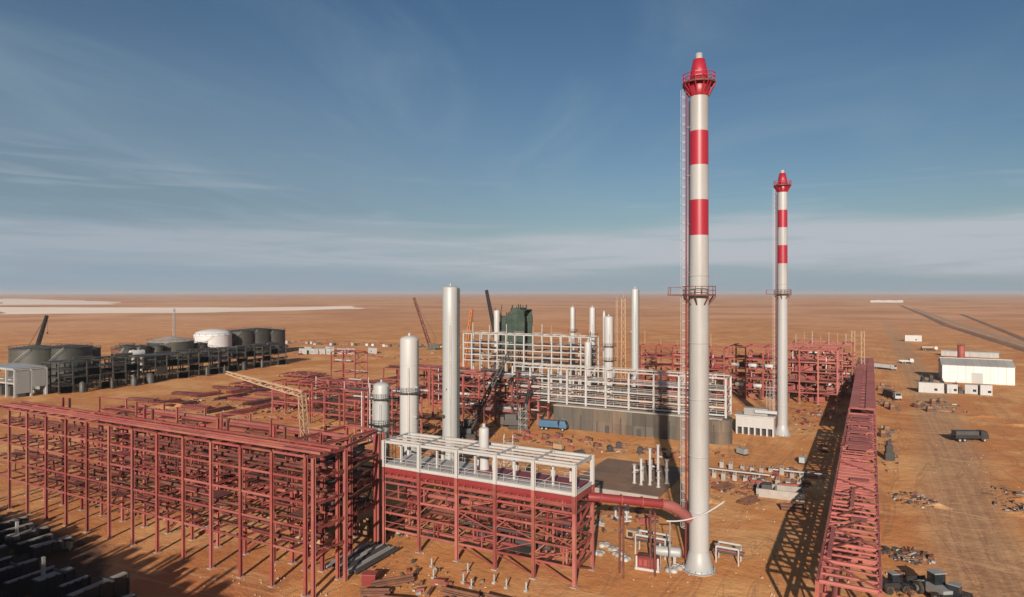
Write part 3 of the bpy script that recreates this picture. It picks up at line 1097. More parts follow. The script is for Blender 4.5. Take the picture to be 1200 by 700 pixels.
# red skid box with white rim
t = empty('skid_box', 'squat red equipment skid with white rim left of the near chimney foot', 'equipment skid', (-28.4, 94.6, 0), .1)
MB().box((-1.5, -.9, .35), (1.5, .9, 1.75)).obj('body', M['bred'], t)
MB().box((-1.75, -1.15, 0), (1.75, 1.15, .33)).obj('base_frame', M['white'], t)
for x in (-1.55, 1.55):
    MB().box((x - .12, -1.02, .33), (x + .12, -.9, 1.95)).obj('corner_post', M['white'], t)
for k in range(4):
    MB().box((-1.2 + .7 * k, -.96, .6), (-.75 + .7 * k, -.903, 1.5)).obj('louvre', M['red'], t)
MB().box((-1.3, -.7, 1.75), (1.3, .7, 1.87)).obj('lid', M['dred'], t)


# ---------------------------------------------------------------- columns and vessels
def vessel(name, label, x, y, r, h, mk, z0=0.0, group=None, plats=(), ladder=True, seams=5, cat='column', nozz=True, head=.5, seed=0, pm='red', skirt=True):
    rr = random.Random(seed + int(x * 10))
    t = empty(name, label, cat, (x, y, 0), 0, group)
    n = 28 if r > .9 else 16
    prof = [(r * 1.12, z0), (r, z0 + r * 1.4)] if skirt else [(r, z0)]
    prof += [(r, z0 + (h - z0 - r * head) * k / 6) for k in range(2, 7)]
    prof += [(r * math.cos(a), h - r * head + r * head * math.sin(a)) for a in (.35, .7, 1.05, 1.35)] + [(0.02, h)]
    MB().lathe(prof, n).obj('shell', M[mk], t)
    for k in range(1, seams):
        z = z0 + (h - z0) * k / seams
        MB().lathe([(r, z - .08), (r + .035, z - .06), (r + .035, z + .06), (r, z + .08)], n).obj('weld_ring', M[mk], t)
    for z in plats:
        b = MB()
        a0, a1 = -2.6 + rr.random() * .6, .2 + rr.random() * .6
        m = 8
        vs = []
        for k in range(m + 1):
            a = a0 + (a1 - a0) * k / m
            for q_, zz in ((r + .02, z), (r + 1.1, z), (r + 1.1, z + .12), (r + .02, z + .12)):
                vs.append((q_ * math.cos(a), q_ * math.sin(a), zz))
        fs = []
        for k in range(m):
            for e in range(4):
                fs.append((k * 4 + e, k * 4 + (e + 1) % 4, (k + 1) * 4 + (e + 1) % 4, (k + 1) * 4 + e))
        b.add(vs, fs)
        o = b.obj('platform', M[pm], t)
        pts = [Vector(((r + 1.05) * math.cos(a0 + (a1 - a0) * k / m), (r + 1.05) * math.sin(a0 + (a1 - a0) * k / m), z + .1)) for k in range(m + 1)]
        railing(o, 'railing', pts, 1.1, pm, 1.2, .06)
    if ladder:
        b = MB()
        for s_ in (-.22, .22):
            b.bar((r + .2, s_, z0 + .5), (r + .2, s_, h - r * head), .07)
        z = z0 + 1
        while z < h - r * head:
            b.bar((r + .2, -.22, z), (r + .2, .22, z), .04); z += .7
        b.obj('ladder', M['dgrey'], t)
    if r > 1 and ladder:
        b = MB(); q_ = (math.cos(-1.0) * (r + .22), math.sin(-1.0) * (r + .22))
        b.tube([(*q_, .3), (*q_, h * .78), (q_[0] * .7, q_[1] * .7, h * .8)], .14, 8)
        b.obj('riser_pipe', M['galv'], t)
        q_ = (math.cos(-1.9), math.sin(-1.9))
        MB().tube([(q_[0] * r * .9, q_[1] * r * .9, h * .3), (q_[0] * (r + .3), q_[1] * (r + .3), h * .3)], .42, 12).obj('manway', M['dgrey'], t)
    if nozz:
        MB().tube([(0, 0, h - .1), (0, 0, h + .5)], .25, 10).obj('nozzle', M[mk], t)
        for k in range(3):
            a = rr.random() * 6.28; z = z0 + (h - z0) * (.25 + .2 * k)
            MB().tube([(r * .9 * math.cos(a), r * .9 * math.sin(a), z), ((r + .5) * math.cos(a), (r + .5) * math.sin(a), z)], .22, 8).obj('nozzle', M[mk], t)
    return t


vessel('process_column', 'short pale grey column left of the white one behind the module', -92.0, 112, 1.72, 21.0, 'lgrey', plats=(17.5, 12), pm='dgrey')
vessel('process_column', 'fat cream white column between the short grey and the tallest one', -86.1, 114, 2.0, 31.0, 'white', plats=(19,), pm='dgrey')
vessel('process_column', 'tallest grey white column in the left centre, reaching the horizon', -83.0, 125, 1.80, 41.6, 'lgrey', plats=(), pm='dgrey', head=.25)
# vent pipe that hugs the tallest column
t = empty('vent_pipe', 'thin dark vent pipe standing beside the tallest grey column', 'pipe', (-81.0, 125.4, 0))
MB().tube([(0, 0, 0), (0, 0, 41.0)], .2, 8).obj('pipe', M['dgrey'], t)
for z in (8, 18, 28, 38):
    MB().box((-.75, -.25, z), (.25, .25, z + .15)).obj('clamp', M['dgrey'], t)
vessel('small_vessel', 'small white vessel sticking up through the white top storey of the module', -52.4, 88.2, .78, 19.4, 'white', z0=12.93, ladder=False, plats=(), cat='vessel', seams=2)

TW = [(-108.8, 255, .95, 34.2, 'white', 'slim cream column left of the pair above the rear white frame', 'pair_l'),
      (-98.1, 250, 1.15, 34.4, 'white', 'cream column with red collar platform, second from the left above the rear white frame', 'red'),
      (-84.9, 228, .5, 33.1, 'white', 'slender white pipe column touching the left of the stout white column', ''),
      (-82.1, 225, 1.62, 31.9, 'white', 'stout white column in the middle of the central column cluster', 'red'),
      (-86.0, 215, 1.15, 23.3, 'white', 'short white vessel low in front of the central column cluster', ''),
      (-69.2, 215, 1.22, 41.6, 'lgrey', 'tall blue grey column on the right of the central cluster, its tip on the horizon', '')]
for k, (x, y, r, h, mk, lab, ex) in enumerate(TW):
    vessel('process_column', lab, x, y, r, h, mk, plats=((h * .66, h * .5) if ex == 'red' else (h * .7,) if ex else ()), pm='dred', seed=k, seams=4)


def lattice_mast(name, label, x, y, w, h, mk, cat='mast', n=12, group=None, z0=0):
    t = empty(name, label, cat, (x, y, 0), .3, group)
    lattice(MB(), (0, 0, z0), (0, 0, h), w, max(.14, w * .12), n, w * .8).obj('lattice', M[mk], t)
    MB().box((-w, -w, z0), (w, w, z0 + .3)).obj('base', M['conc'], t)
    b = MB(); b.bar((0, 0, h), (0, 0, h + h * .06), .12); b.obj('antenna', M[mk], t)
    return t


lattice_mast('lattice_mast', 'thinner tan lattice mast, left one of the pair left of the blue grey column', -101.8, 290, .9, 36.5, 'tan')
lattice_mast('lattice_mast', 'wider tan lattice mast, right one of the pair left of the blue grey column', -99.4, 292, 2.0, 37.5, 'tan')
lattice_mast('lattice_mast', 'thin pale radio mast rising behind the grey tank on the left', -363.8, 252.7, 1.0, 31, 'lgrey')

# ---------------------------------------------------------------- dark plinth and white frames in the middle
t = empty('retaining_wall', 'long dark grey concrete wall carrying the nearer white steel frame', 'wall', (-58, 181, 0))
rw = random.Random(44)
for i in range(8):
    x0 = -24.8 + 6.05 * i
    zt = 2.6 + 1.2 * rw.random()
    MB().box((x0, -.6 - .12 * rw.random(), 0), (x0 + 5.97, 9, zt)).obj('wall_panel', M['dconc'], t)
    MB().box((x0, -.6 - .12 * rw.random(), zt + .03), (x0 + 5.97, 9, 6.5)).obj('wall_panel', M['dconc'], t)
    MB().box((x0 - .10, -.95, 0), (x0 + .02, -.75, 6.4)).obj('buttress', M['dconc'], t)
    if rw.random() < .7:
        x = x0 + 1 + 4 * rw.random()
        MB().tube([(x, -.95, 0), (x, -.95, 3 + 3.3 * rw.random())], .14, 8).obj('wall_pipe', M['dgrey'], t)
    if rw.random() < .6:
        x = x0 + 1 + 3 * rw.random()
        MB().box((x, -.9, 0), (x + 1.2, -.74, 2.1)).obj('wall_door', M['dgrey'], t)
MB().box((-25, -.95, 6.5), (23.7, 9.2, 6.85)).obj('coping', M['conc'], t)
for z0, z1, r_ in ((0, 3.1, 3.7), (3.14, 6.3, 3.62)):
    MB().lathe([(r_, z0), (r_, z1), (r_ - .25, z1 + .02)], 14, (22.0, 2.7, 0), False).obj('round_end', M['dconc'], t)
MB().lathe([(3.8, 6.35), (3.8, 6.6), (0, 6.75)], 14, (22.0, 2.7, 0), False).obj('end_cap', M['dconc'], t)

WX = [-97.5, -91.4, -85.2, -79.2, -73.2, -67.1, -60.2, -53.0, -46.0, -38.4, -33.6]
t, P = frame('steel_structure', 'nearer white galvanised steel frame standing on the dark grey wall', 'steel frame', WX, [181.6, 188.5], [7.6, 9.6, 11.7, 14.2, 17.4],
             mk='galv', cw=.5, bw=.36, brace=.0, seed=31, zmin=6.9, tint='white', shape='box')
rr = random.Random(9)
for i in range(10):
    for li, z in enumerate((7.6, 9.6, 11.7, 14.2)):
        if rr.random() < .8:
            panel(t, P, 'deck_panel', (WX[i] + .4, 182.2, z + .27), (WX[i + 1] - .4, 188, z + .34), rr.choice(['galv', 'dgrey', 'dred', 'grey']))
        if rr.random() < .7:
            y = 183 + 4 * rr.random()
            member(t, 'pipe', P(WX[i], y, z + .8), P(WX[i + 1], y, z + .8), .6, .6, rr.choice(['dgrey', 'dred', 'galv', 'red2']), 'tube')
    for z in (7.8, 9.9, 12.0, 14.5, 17.6):
        railing(t, 'railing', [P(WX[i] + .3, 181.4, z), P(WX[i + 1] - .3, 181.4, z)], 1.1, 'galv', 2.0, .09)
for i in range(3, 9, 2):
    member(t, 'brace', P(WX[i], 188.6, 7.2), P(WX[i + 1], 188.6, 17), .3, .3, 'galv')

# red lower part left of the wall, under the white frame
RX = [-124.0, -118.2, -112.4, -106.6, -100.8, -95.0, -89.4]
t, P = frame('steel_rack', 'tangled red and pink steel rack left of the dark wall under the white frames', 'pipe rack', RX, [176.5, 183, 190], [4.2, 7.6, 11, 14.2], cw=.5, bw=.42,
             brace=.4, seed=33, tint='red2')
for i in range(6):
    for li, z in enumerate((4.2, 7.6, 11, 14.2)):
        if rr.random() < .65:
            panel(t, P, 'deck_panel', (RX[i] + .4, 177, z + .22), (RX[i + 1] - .4, 182 + 7 * rr.random(), z + .3), rr.choice(['dred', 'red', 'galv', 'red2']))
        for k in range(2):
            y = 177 + 12 * rr.random(); d = .4 + .5 * rr.random()
            member(t, 'pipe', P(RX[i], y, z + .7), P(RX[i + 1] + 2, y, z + .7), d, d, rr.choice(['dgrey', 'dred', 'galv', 'red2', 'white']), 'tube')
    if i % 2: member(t, 'tall_post', P(RX[i] + 2, 176.2, 0), P(RX[i] + 2, 176.2, 17.5), .4, .4, 'dred')

GX = [-149.5 + 4.05 * i for i in range(15)]
t, P = frame('steel_structure', 'rear white galvanised steel frame with a close grid of bays', 'steel frame', GX, [235, 243], [12.2, 14.6, 17.0, 19.4, 23.2], mk='galv',
             cw=.5, bw=.4, brace=0, seed=41, tint='white', shape='box')
for i in range(14):
    for li, z in enumerate((12.2, 14.6, 17.0, 19.4)):
        if rr.random() < .85:
            panel(t, P, 'deck_panel', (GX[i] + .3, 236, z + .3), (GX[i + 1] - .3, 242.6, z + .36), rr.choice(['dgrey', 'dgrey', 'black', 'dred', 'galv']))
    if i % 2 == 0:
        railing(t, 'railing', [P(GX[i], 234.7, 23.4), P(GX[i + 1], 234.7, 23.4)], 1.1, 'galv', 2.0, .1)
for i in range(0, 14):
    if rr.random() < .7:
        x = GX[i] + 1.5
        hh = 3 + 5 * rr.random()
        member(t, 'vent', P(x, 240, 23.2), P(x, 240, 23.2 + hh * .6), .35, .35, 'tan' if i % 2 else 'galv', 'tube')

# dark green netted tower behind
t = empty('clad_tower', 'dark green netted tower with ragged top rising behind the rear white frame', 'tower', (-146.5, 276, 0))
rr2 = random.Random(2)
for i in range(6):
    x = -9 + 3.1 * i
    for y in (-4, 4):
        member(t, 'post', (x, y, 0), (x, y, 31 + (3.5 if i in (3, 4) else -1.5 * (i == 5) - 2.5 * (i < 1))), .45, .45, 'green', 'box')
    if i < 5:
        hh = [26.5, 29.5, 30.5, 33.2, 32.5][i]
        z = 14
        while z < hh:
            z1 = min(hh, z + 3.3)
            dd = .4 * rr2.random()
            MB().box((x + .1, -4.25 - dd, z), (x + 2.98, -4.0 - dd * .6, z1 - .06)).obj('netting_sheet', M['green'], t)
            MB().box((x + .1, 4.0, z), (x + 2.98, 4.2, z1 - .06)).obj('netting_sheet', M['green'], t)
            z = z1
        MB().box((x + .1, -3.7, hh - .5), (x + 3.0, 3.7, hh - .2)).obj('roof_sheet', M['green'], t)
for i in range(8):
    x = -9 + 16 * rr2.random(); b = MB()
    b.bar((x, -4, 30), (x + rr2.random() * 2 - 1, -4, 32.5 + 2.4 * rr2.random()), .3)
    b.obj('spar', M['green'], t)
vessel('small_vessel', 'white drum cap showing at the left edge of the green netted tower', -151.2, 266, 1.3, 32.2, 'white', cat='vessel', ladder=False, nozz=False, head=.3, seams=3)

# ---------------------------------------------------------------- red racks at the back
KX = [-78.4 + 6.3 * i for i in range(6)]
t, P = frame('steel_rack', 'tall red steel rack behind the nearer white frame, left of the near chimney', 'pipe rack', KX, [250, 257], [4.5, 8.5, 12, 15.5, 19.8],
             cw=.5, bw=.42, brace=.5, seed=51, tint='bred')
for i in range(5):
    for li, z in enumerate((4.5, 8.5, 12, 15.5)):
        if rr.random() < .85:
            panel(t, P, 'deck_panel', (KX[i] + .4, 250.6, z + .3), (KX[i + 1] - .4, 256.6, z + .4), rr.choice(['dred', 'red', 'bred', 'bred']))
        y = 251 + 5 * rr.random()
        member(t, 'pipe', P(KX[i], y, z + 1), P(KX[i + 1] + 3, y, z + 1), .8, .8, rr.choice(['red', 'tan', 'red2', 'dred']), 'tube')
    for q_ in range(1):
        hh = 20 + 4 * rr.random(); x = KX[i] + 1 + 3 * q_
        member(t, 'vent', P(x, 253, 19.8), P(x, 253, hh + 1.5), .25, .25, 'tan', 'tube')

JX = [-47.5 + 6.2 * i for i in range(7)]
t, P = frame('steel_rack', 'wide red steel rack at the back between the two chimneys', 'pipe rack', JX, [262, 270, 278], [4, 8, 11.5, 15, 19.6], cw=.5, bw=.42,
             brace=.4, seed=53, tint='red2')
for i in range(6):
    for li, z in enumerate((4, 8, 11.5, 15)):
        if rr.random() < .7:
            panel(t, P, 'deck_panel', (JX[i] + .4, 262.6, z + .28), (JX[i + 1] - .4, 270 + 7 * rr.random(), z + .4), rr.choice(['dred', 'red', 'red2', 'red']))
        y = 262.6 + 7 * rr.random()
        member(t, 'pipe', P(JX[i], y, z + 1), P(JX[i + 1] + 2, y, z + 1), .8, .8, rr.choice(['red', 'dred', 'red2', 'galv']), 'tube')
LX = [-9.4 - 6.0 * i for i in range(4)][::-1]
t, P = frame('steel_rack', 'red steel rack right of the far chimney with pale beams and vents', 'pipe rack', LX + [-6.0], [284, 292, 300], [4, 8, 12, 15.5, 20.2], cw=.5, bw=.42,
             brace=.4, seed=57, tint='red2')
for i in range(4):
    xs_ = LX + [-6.0]
    for li, z in enumerate((4, 8, 12, 15.5)):
        if rr.random() < .8:
            panel(t, P, 'deck_panel', (xs_[i] + .4, 284.6, z + .33), (xs_[i + 1] - .4, 299, z + .4), rr.choice(['dred', 'red', 'red2']))
        member(t, 'pipe', P(xs_[i], 285 + li, z + 1), P(xs_[i + 1], 285 + li, z + 1), .8, .8, rr.choice(['red2', 'galv', 'tan']), 'tube')
    for q_ in range(2):
        member(t, 'vent', P(xs_[i] + 1 + 3 * q_, 290 + q_, 19.5), P(xs_[i] + 1 + 3 * q_, 290 + q_, 22.5 + 2.5 * rr.random()), .22, .22, 'tan' if q_ else 'galv', 'tube')
for (X0, n, dx, yy) in ((-78.4, 5, 6.3, 250.2), (-47.5, 6, 6.2, 262.2), (-27.4, 4, 5.6, 284.2)):
    b = MB(); t = empty('pipe_bank', 'x', 'pipework', (X0 + n * dx / 2, yy + 3, 0))
    for k in range(n * 15):
        x = (rr.random() - .5) * n * dx; y = 4 * rr.random() - 2.4
        z0 = rr.choice([.2, 4, 8, 11.5]); z1 = min(18.8, z0 + 3.4 + 5 * rr.random())
        if k % 3 == 0:
            member(t, 'riser', (x, y, z0), (x, y, z1), .45, .45, rr.choice(['red', 'red2', 'bred', 'galv', 'dred']), 'tube')
        elif k % 3 == 1:
            member(t, 'header', (x, y, z1), (min(n * dx / 2, x + 4 + 4 * rr.random()), y, z1), .5, .5, rr.choice(['red', 'red2', 'bred', 'dred']), 'tube')
        else:
            MB().box((x, y, z0), (x + 1.5 + 2 * rr.random(), y + .15, z0 + 1.4 + 1.2 * rr.random())).obj('sheet', M[rr.choice(['red', 'bred', 'dred', 'red2'])], t)
    t['label'] = {250.2: 'red pipe bank crammed inside the tall rack left of the near chimney', 262.2: 'red pipe bank crammed inside the wide rack between the two chimneys', 284.2: 'red pipe bank crammed inside the rack right of the far chimney'}[yy]
XC = [(-45, 262.8, 12.9), (-38.8, 262.8, 12.9), (-33.0, 262.8, 12.9), (-43.5, 262.8, 5.6), (-37, 262.8, 5.4)]
for x, y, z in XC:
    t = empty('heat_exchanger', 'x', 'heat exchanger', (x, y - .9, 0), 0)
    MB().tube([(-1.5, 0, z), (-1.4, 0, z), (1.4, 0, z), (1.5, 0, z)], [.5, .75, .75, .5], 14).obj('shell', M['white'], t)
    MB().box((-1.1, -.5, z - 1.0), (-.8, .5, z - .7)).obj('saddle', M['galv'], t)
    MB().box((.8, -.5, z - 1.0), (1.1, .5, z - .7)).obj('saddle', M['galv'], t)
    MB().box((-1.6, -.55, z - 1.25), (1.6, 1.0, z - 1.0)).obj('shelf', M['red'], t)
    clutter(t, 'pale heat exchanger', 'pale heat exchangers', 'on the ' + ('middle' if z > 9 else 'lowest') + ' level between the chimneys', x, y)
for x, z in ((-20, 4.9), (-14.5, 4.9)):
    t = empty('heat_exchanger', 'x', 'heat exchanger', (x, 283.2, 0), 0)
    MB().tube([(-1.6, 0, z), (-1.5, 0, z), (1.5, 0, z), (1.6, 0, z)], [.6, .9, .9, .6], 14).obj('shell', M['white'], t)
    MB().box((-1.7, -.6, z - 1.3), (1.7, .75, z - .95)).obj('shelf', M['red'], t)
    clutter(t, 'pale heat exchanger', 'pale heat exchangers', 'low on the rack right of the far chimney', x, 283)
# pale steel tower by the end of the racks
t = empty('lattice_tower', 'pair of thin pale scaffold legs beside the far end of the long pipe rack', 'scaffold', (-4.6, 318, 0))
for x in (-1.8, 1.8):
    lattice(MB(), (x, 0, 0), (x, 0, 24), 1.2, .22, 12).obj('lattice_leg', M['tan'], t)
MB().box((-2.6, -1, 9.4), (2.6, 1, 9.9)).obj('cross_head', M['dgrey'], t)
# low white duct building with dark openings under the far chimney
t = empty('duct_building', 'low white building with dark openings left of the far chimney foot', 'building', (-28.2, 198.5, 0))
MB().box((-5.5, -1.6, 2.1), (4.6, 3, 5.2)).obj('upper_wall', M['white'], t)
for k in range(7):
    x = -5.5 + 1.62 * k
    MB().box((x, -1.6, 0), (x + .45, 3, 2.1)).obj('pier', M['white'], t)
    if k < 6: MB().box((x + .5, -.4, 0), (x + 1.56, 2.6, 2.05)).obj('opening', M['black'], t)
MB().box((-5.8, -1.8, 5.2), (4.9, 3.2, 5.5)).obj('roof', M['galv'], t)
MB().box((-3.5, -.4, 5.5), (2.8, 2, 7.4)).obj('roof_duct', M['grey'], t)
MB().box((-.5, -1.2, 6.3), (5.4, -.4, 7.1)).obj('roof_pipe', M['white'], t)

# ---------------------------------------------------------------- the long pipe rack on the right, seen from above
rr = random.Random(77)
NY = [78.0 + 6.25 * i for i in range(19)]             # to y = 190.5
t, P = frame('pipe_rack', 'long red pipe rack running from the bottom edge beside the road, open ladder like top', 'pipe rack', [-5.0, .95], NY, [5.4, 9.3],
             cw=.4, bw=.36, brace=0, seed=61, tint='red2', long_levels=[], cross_levels=[])
for z in (5.4, 9.3):
    for i in range(len(NY)):
        member(t, 'cross_beam', P(-4.8, NY[i], z), P(.75, NY[i], z), .3, .38, 'salmon')
    for x in (-5.0, .95):
        for i in range(len(NY) - 1):
            member(t, 'beam', P(x, NY[i] + .2, z), P(x, NY[i + 1] - .2, z), .26, .4, 'red2')
for i in range(len(NY) - 1):
    for q in (1, 2):
        y = NY[i] + 2.083 * q
        if rr.random() < .93:
            member(t, 'rung', P(-4.8, y, 9.4), P(.9, y, 9.4), .26, .22, 'salmon' if rr.random() < .7 else 'red2')
        if rr.random() < .1:
            member(t, 'lower_rung', P(-4.8, y, 5.4), P(.9, y, 5.4), .2, .26, 'red2')
    if 112 < NY[i] < 140:
        for q in (.5, 1.5, 2.5):
            member(t, 'rung', P(-4.8, NY[i] + 2.083 * q, 9.38), P(-.6 + 1.4 * rr.random(), NY[i] + 2.083 * q, 9.38), .3, .28, 'salmon')
    a, c = (-5.0, .9) if i % 2 else (.9, -5.0)
    if i % 3 != 1:
        member(t, 'brace', P(a, NY[i], 9.55), P(c, NY[i + 1], 9.55), .2, .16, 'salmon')
    for x in (-5.0, .9):
        if i % 4 == 1:
            member(t, 'side_brace', P(x, NY[i], .4), P(x, NY[i + 1], 5.2), .2, .2, 'red')
            member(t, 'side_brace', P(x, NY[i + 1], 5.6), P(x, NY[i], 9.1), .2, .2, 'red')
for k, (x, w) in enumerate(((-4.2, .5), (-2.3, .5), (.1, .6))):
    y = 78.2
    while y < 189:                                       # cable trays laid in lengths, many missing
        L_ = 5 + 8 * rr.random()
        if rr.random() < (.3 if y < 140 else .6):
            member(t, 'cable_tray', P(x, y, 9.62), P(x, min(190, y + L_), 9.62), w, .12, 'salmon', 'box')
        y += L_ + .4 + 5 * rr.random() * (rr.random() < .4)
for k, (x, d) in enumerate(((-3.6, .6), (-2.4, .4), (-1.4, .7))):
    member(t, 'pipe', P(x, 80 + 9 * k, 5.62 + d / 2), P(x, 190 - 7 * k, 5.62 + d / 2), d, d, ('salmon', 'red2', 'salmon')[k], 'tube')
for y in (145, 149, 153.5, 158, 162, 166, 172, 178, 183):
    w = rr.random()
    panel(t, P, 'deck_panel', (-4.8 + 1.2 * w, y, 9.70), (.7 - 1.4 * rr.random(), y + 2.4 + 1.2 * rr.random(), 9.76), 'salmon')
for y in (99, 121):
    panel(t, P, 'deck_panel', (-3.2 + rr.random(), y, 9.70), (-.6 + 1.2 * rr.random(), y + 1.6 + 1.4 * rr.random(), 9.76), 'salmon')
for y in (88.0, 101.0, 113.0, 95.0):                      # loose bars lying skew on the top
    member(t, 'loose_bar', P(-3.4, y, 9.9), P(-1.0, y + 4.2, 9.9), .2, .16, 'dred', 'box')

FY = [196.0 + 6.4 * i for i in range(25)]
t, P = frame('pipe_rack', 'far length of the long pipe rack, closed on top with smooth red sheeting', 'pipe rack', [-4.9, 1.2], FY, [5.2, 9.8], cw=.42, bw=.36,
             brace=.3, seed=63, tint='red2', cross_levels=[1])
for i in range(len(FY) - 1):
    panel(t, P, 'roof_panel', (-4.9, FY[i] + .05, 10.02), (-2.55, FY[i + 1] - .05, 10.1), 'salmon')
    panel(t, P, 'roof_panel', (-1.15, FY[i] + .05, 10.02), (1.2, FY[i + 1] - .05, 10.1), 'salmon')
    panel(t, P, 'gutter_panel', (-2.5, FY[i] + .05, 9.72), (-1.2, FY[i + 1] - .05, 9.80), 'red2')
    panel(t, P, 'floor_panel', (-4.6, FY[i] + .1, 5.42), (.9, FY[i + 1] - .1, 5.5), 'dred')
    if i % 3: panel(t, P, 'side_sheet', (-5.12, FY[i] + .3, 6.0), (-5.06, FY[i + 1] - .3, 9.2), 'dgrey')
t, P = frame('pipe_rack', 'short low red cross rack between the two lengths of the long pipe rack', 'pipe rack', [-4.2, -1.6, .8], [191.6, 194.6], [3.5, 7.0], cw=.3, bw=.3, seed=64, brace=.6)
for k in range(4):
    member(t, 'pipe', P(-4 + k * 1.5, 191.4, 7.4), P(-4 + k * 1.5, 194.9, 7.4), .4, .4, ('galv', 'red2', 'white', 'red')[k], 'tube')

# ---------------------------------------------------------------- tank farm on the left
def tank(name, label, x, y, r, h, mk, roof='cone', rmk=None, rh=.9, stair=True):
    t = empty(name, label, 'tank', (x, y, 0))
    n = 36
    b = MB()
    k = max(3, int(h / 2.2))
    for i in range(k):                                     # shell courses, each a hair inside the one below
        z0, z1 = h * i / k, h * (i + 1) / k
        MB().lathe([(r - .02 * i, z0), (r - .02 * i, z1 - .03)], n).obj('shell_course', M[mk], t)
    MB().lathe([(r + .02, h - .25), (r + .16, h - .22), (r + .16, h), (r - .1, h + .02)], n).obj('rim', M[rmk or mk], t)
    if roof == 'cone':
        MB().lathe([(r, h), (r * .5, h + rh * .55), (.05, h + rh)], n).obj('roof', M[rmk or mk], t)
    elif roof == 'dome':
        MB().lathe([(r * math.cos(a), h + rh * math.sin(a)) for a in (0, .3, .6, .9, 1.2, 1.5)] + [(.02, h + rh)], n).obj('roof', M[rmk or mk], t)
    b = MB()
    for i in range(n):
        a0, a1 = 2 * math.pi * i / n, 2 * math.pi * (i + 1) / n
        p0 = Vector((r * math.cos(a0), r * math.sin(a0), h)); p1 = Vector((r * math.cos(a1), r * math.sin(a1), h))
        b.bar(p0 + Vector((0, 0, 1.1)), p1 + Vector((0, 0, 1.1)), .1)
        if i % 2 == 0: b.bar(p0, p0 + Vector((0, 0, 1.1)), .1)
    b.obj('railing', M['dgrey'], t)
    if stair:
        b = MB()
        m = 26
        for i in range(m):
            a = -2.2 + 1.6 * i / m
            z = h * i / m
            p = Vector((math.cos(a), math.sin(a), 0))
            b.bar(p * (r + .05) + Vector((0, 0, z)), p * (r + 1.0) + Vector((0, 0, z)), .3, .08)
            if i: b.bar(pp, p * (r + 1.0) + Vector((0, 0, z + 1)), .09)
            pp = p * (r + 1.0) + Vector((0, 0, z + 1))
        b.obj('stair', M['galv'], t)
    return t


tank('storage_tank', 'big dark grey tank with pale left flank behind the pale grey shed', -331.2, 162.4, 10.0, 15.3, 'tankg', 'cone', 'tankg', 1.4)
tank('storage_tank', 'dark brown grey tank overlapping the big one behind the pale grey shed', -324, 172.5, 9.3, 15.3, 'tankd', 'cone', 'tankd', 1.2)
tank('storage_tank', 'small dark tank, first of the low row right of the big dark tanks', -334.9, 188.8, 4.0, 13.2, 'tankd', 'cone', 'tankg', .8)
tank('storage_tank', 'small grey tank with green tint in the middle of the low row', -330.1, 202.7, 4.4, 12.6, 'tankg', 'cone', 'tankg', .8)
tank('storage_tank', 'small dark tank on the right end of the low row, next to the broad tank', -335.1, 214, 4.0, 12.2, 'tankd', 'cone', 'tankd', .8)
tank('storage_tank', 'broad green grey tank with a pale shallow cone roof under the radio mast', -344.3, 237.1, 12.0, 13.4, 'tankg', 'cone', 'conc', 2.6)
tank('storage_tank', 'white tank with low rounded roof, the brightest of the tank farm', -352.5, 270.5, 10.8, 14.6, 'shedw', 'dome', 'shedw', 3.4)
tank('storage_tank', 'dark tank hiding the left foot of the white tank', -339, 251.5, 4.2, 11.0, 'tankd', 'cone', 'tankd', .8)
tank('storage_tank', 'dark green grey tank right of the white one', -354, 292.3, 8.6, 16.0, 'tankd', 'cone', 'tankd', 1.0)
tank('storage_tank', 'dark tank second from the right end of the tank farm', -352.5, 303.5, 8.6, 16.4, 'tankd', 'cone', 'tankd', 1.0)
tank('storage_tank', 'dark brownish tank at the right end of the tank farm', -351, 315, 8.2, 15.2, 'tankd', 'cone', 'tankd', 1.0)

for k, (x, y, r_, h, mk, lab) in enumerate(((-334.9, 182.2, 3.6, 13.7, 'tankd', 'small dark tank squeezed beside the right flank of the big dark tanks'),
        (-331.0, 199.8, 3.4, 12.0, 'rust', 'small rusty tank, third in the low row before the broad tank'),
        (-336.5, 207.5, 3.5, 13.0, 'tankd', 'small dark tank between the rusty one and the green tinted one'),
        (-335.5, 222.5, 3.6, 12.0, 'tankg', 'small grey tank touching the left side of the broad tank'))):
    tank('storage_tank', lab, x, y, r_, h, mk, 'cone', mk, .7, stair=False)

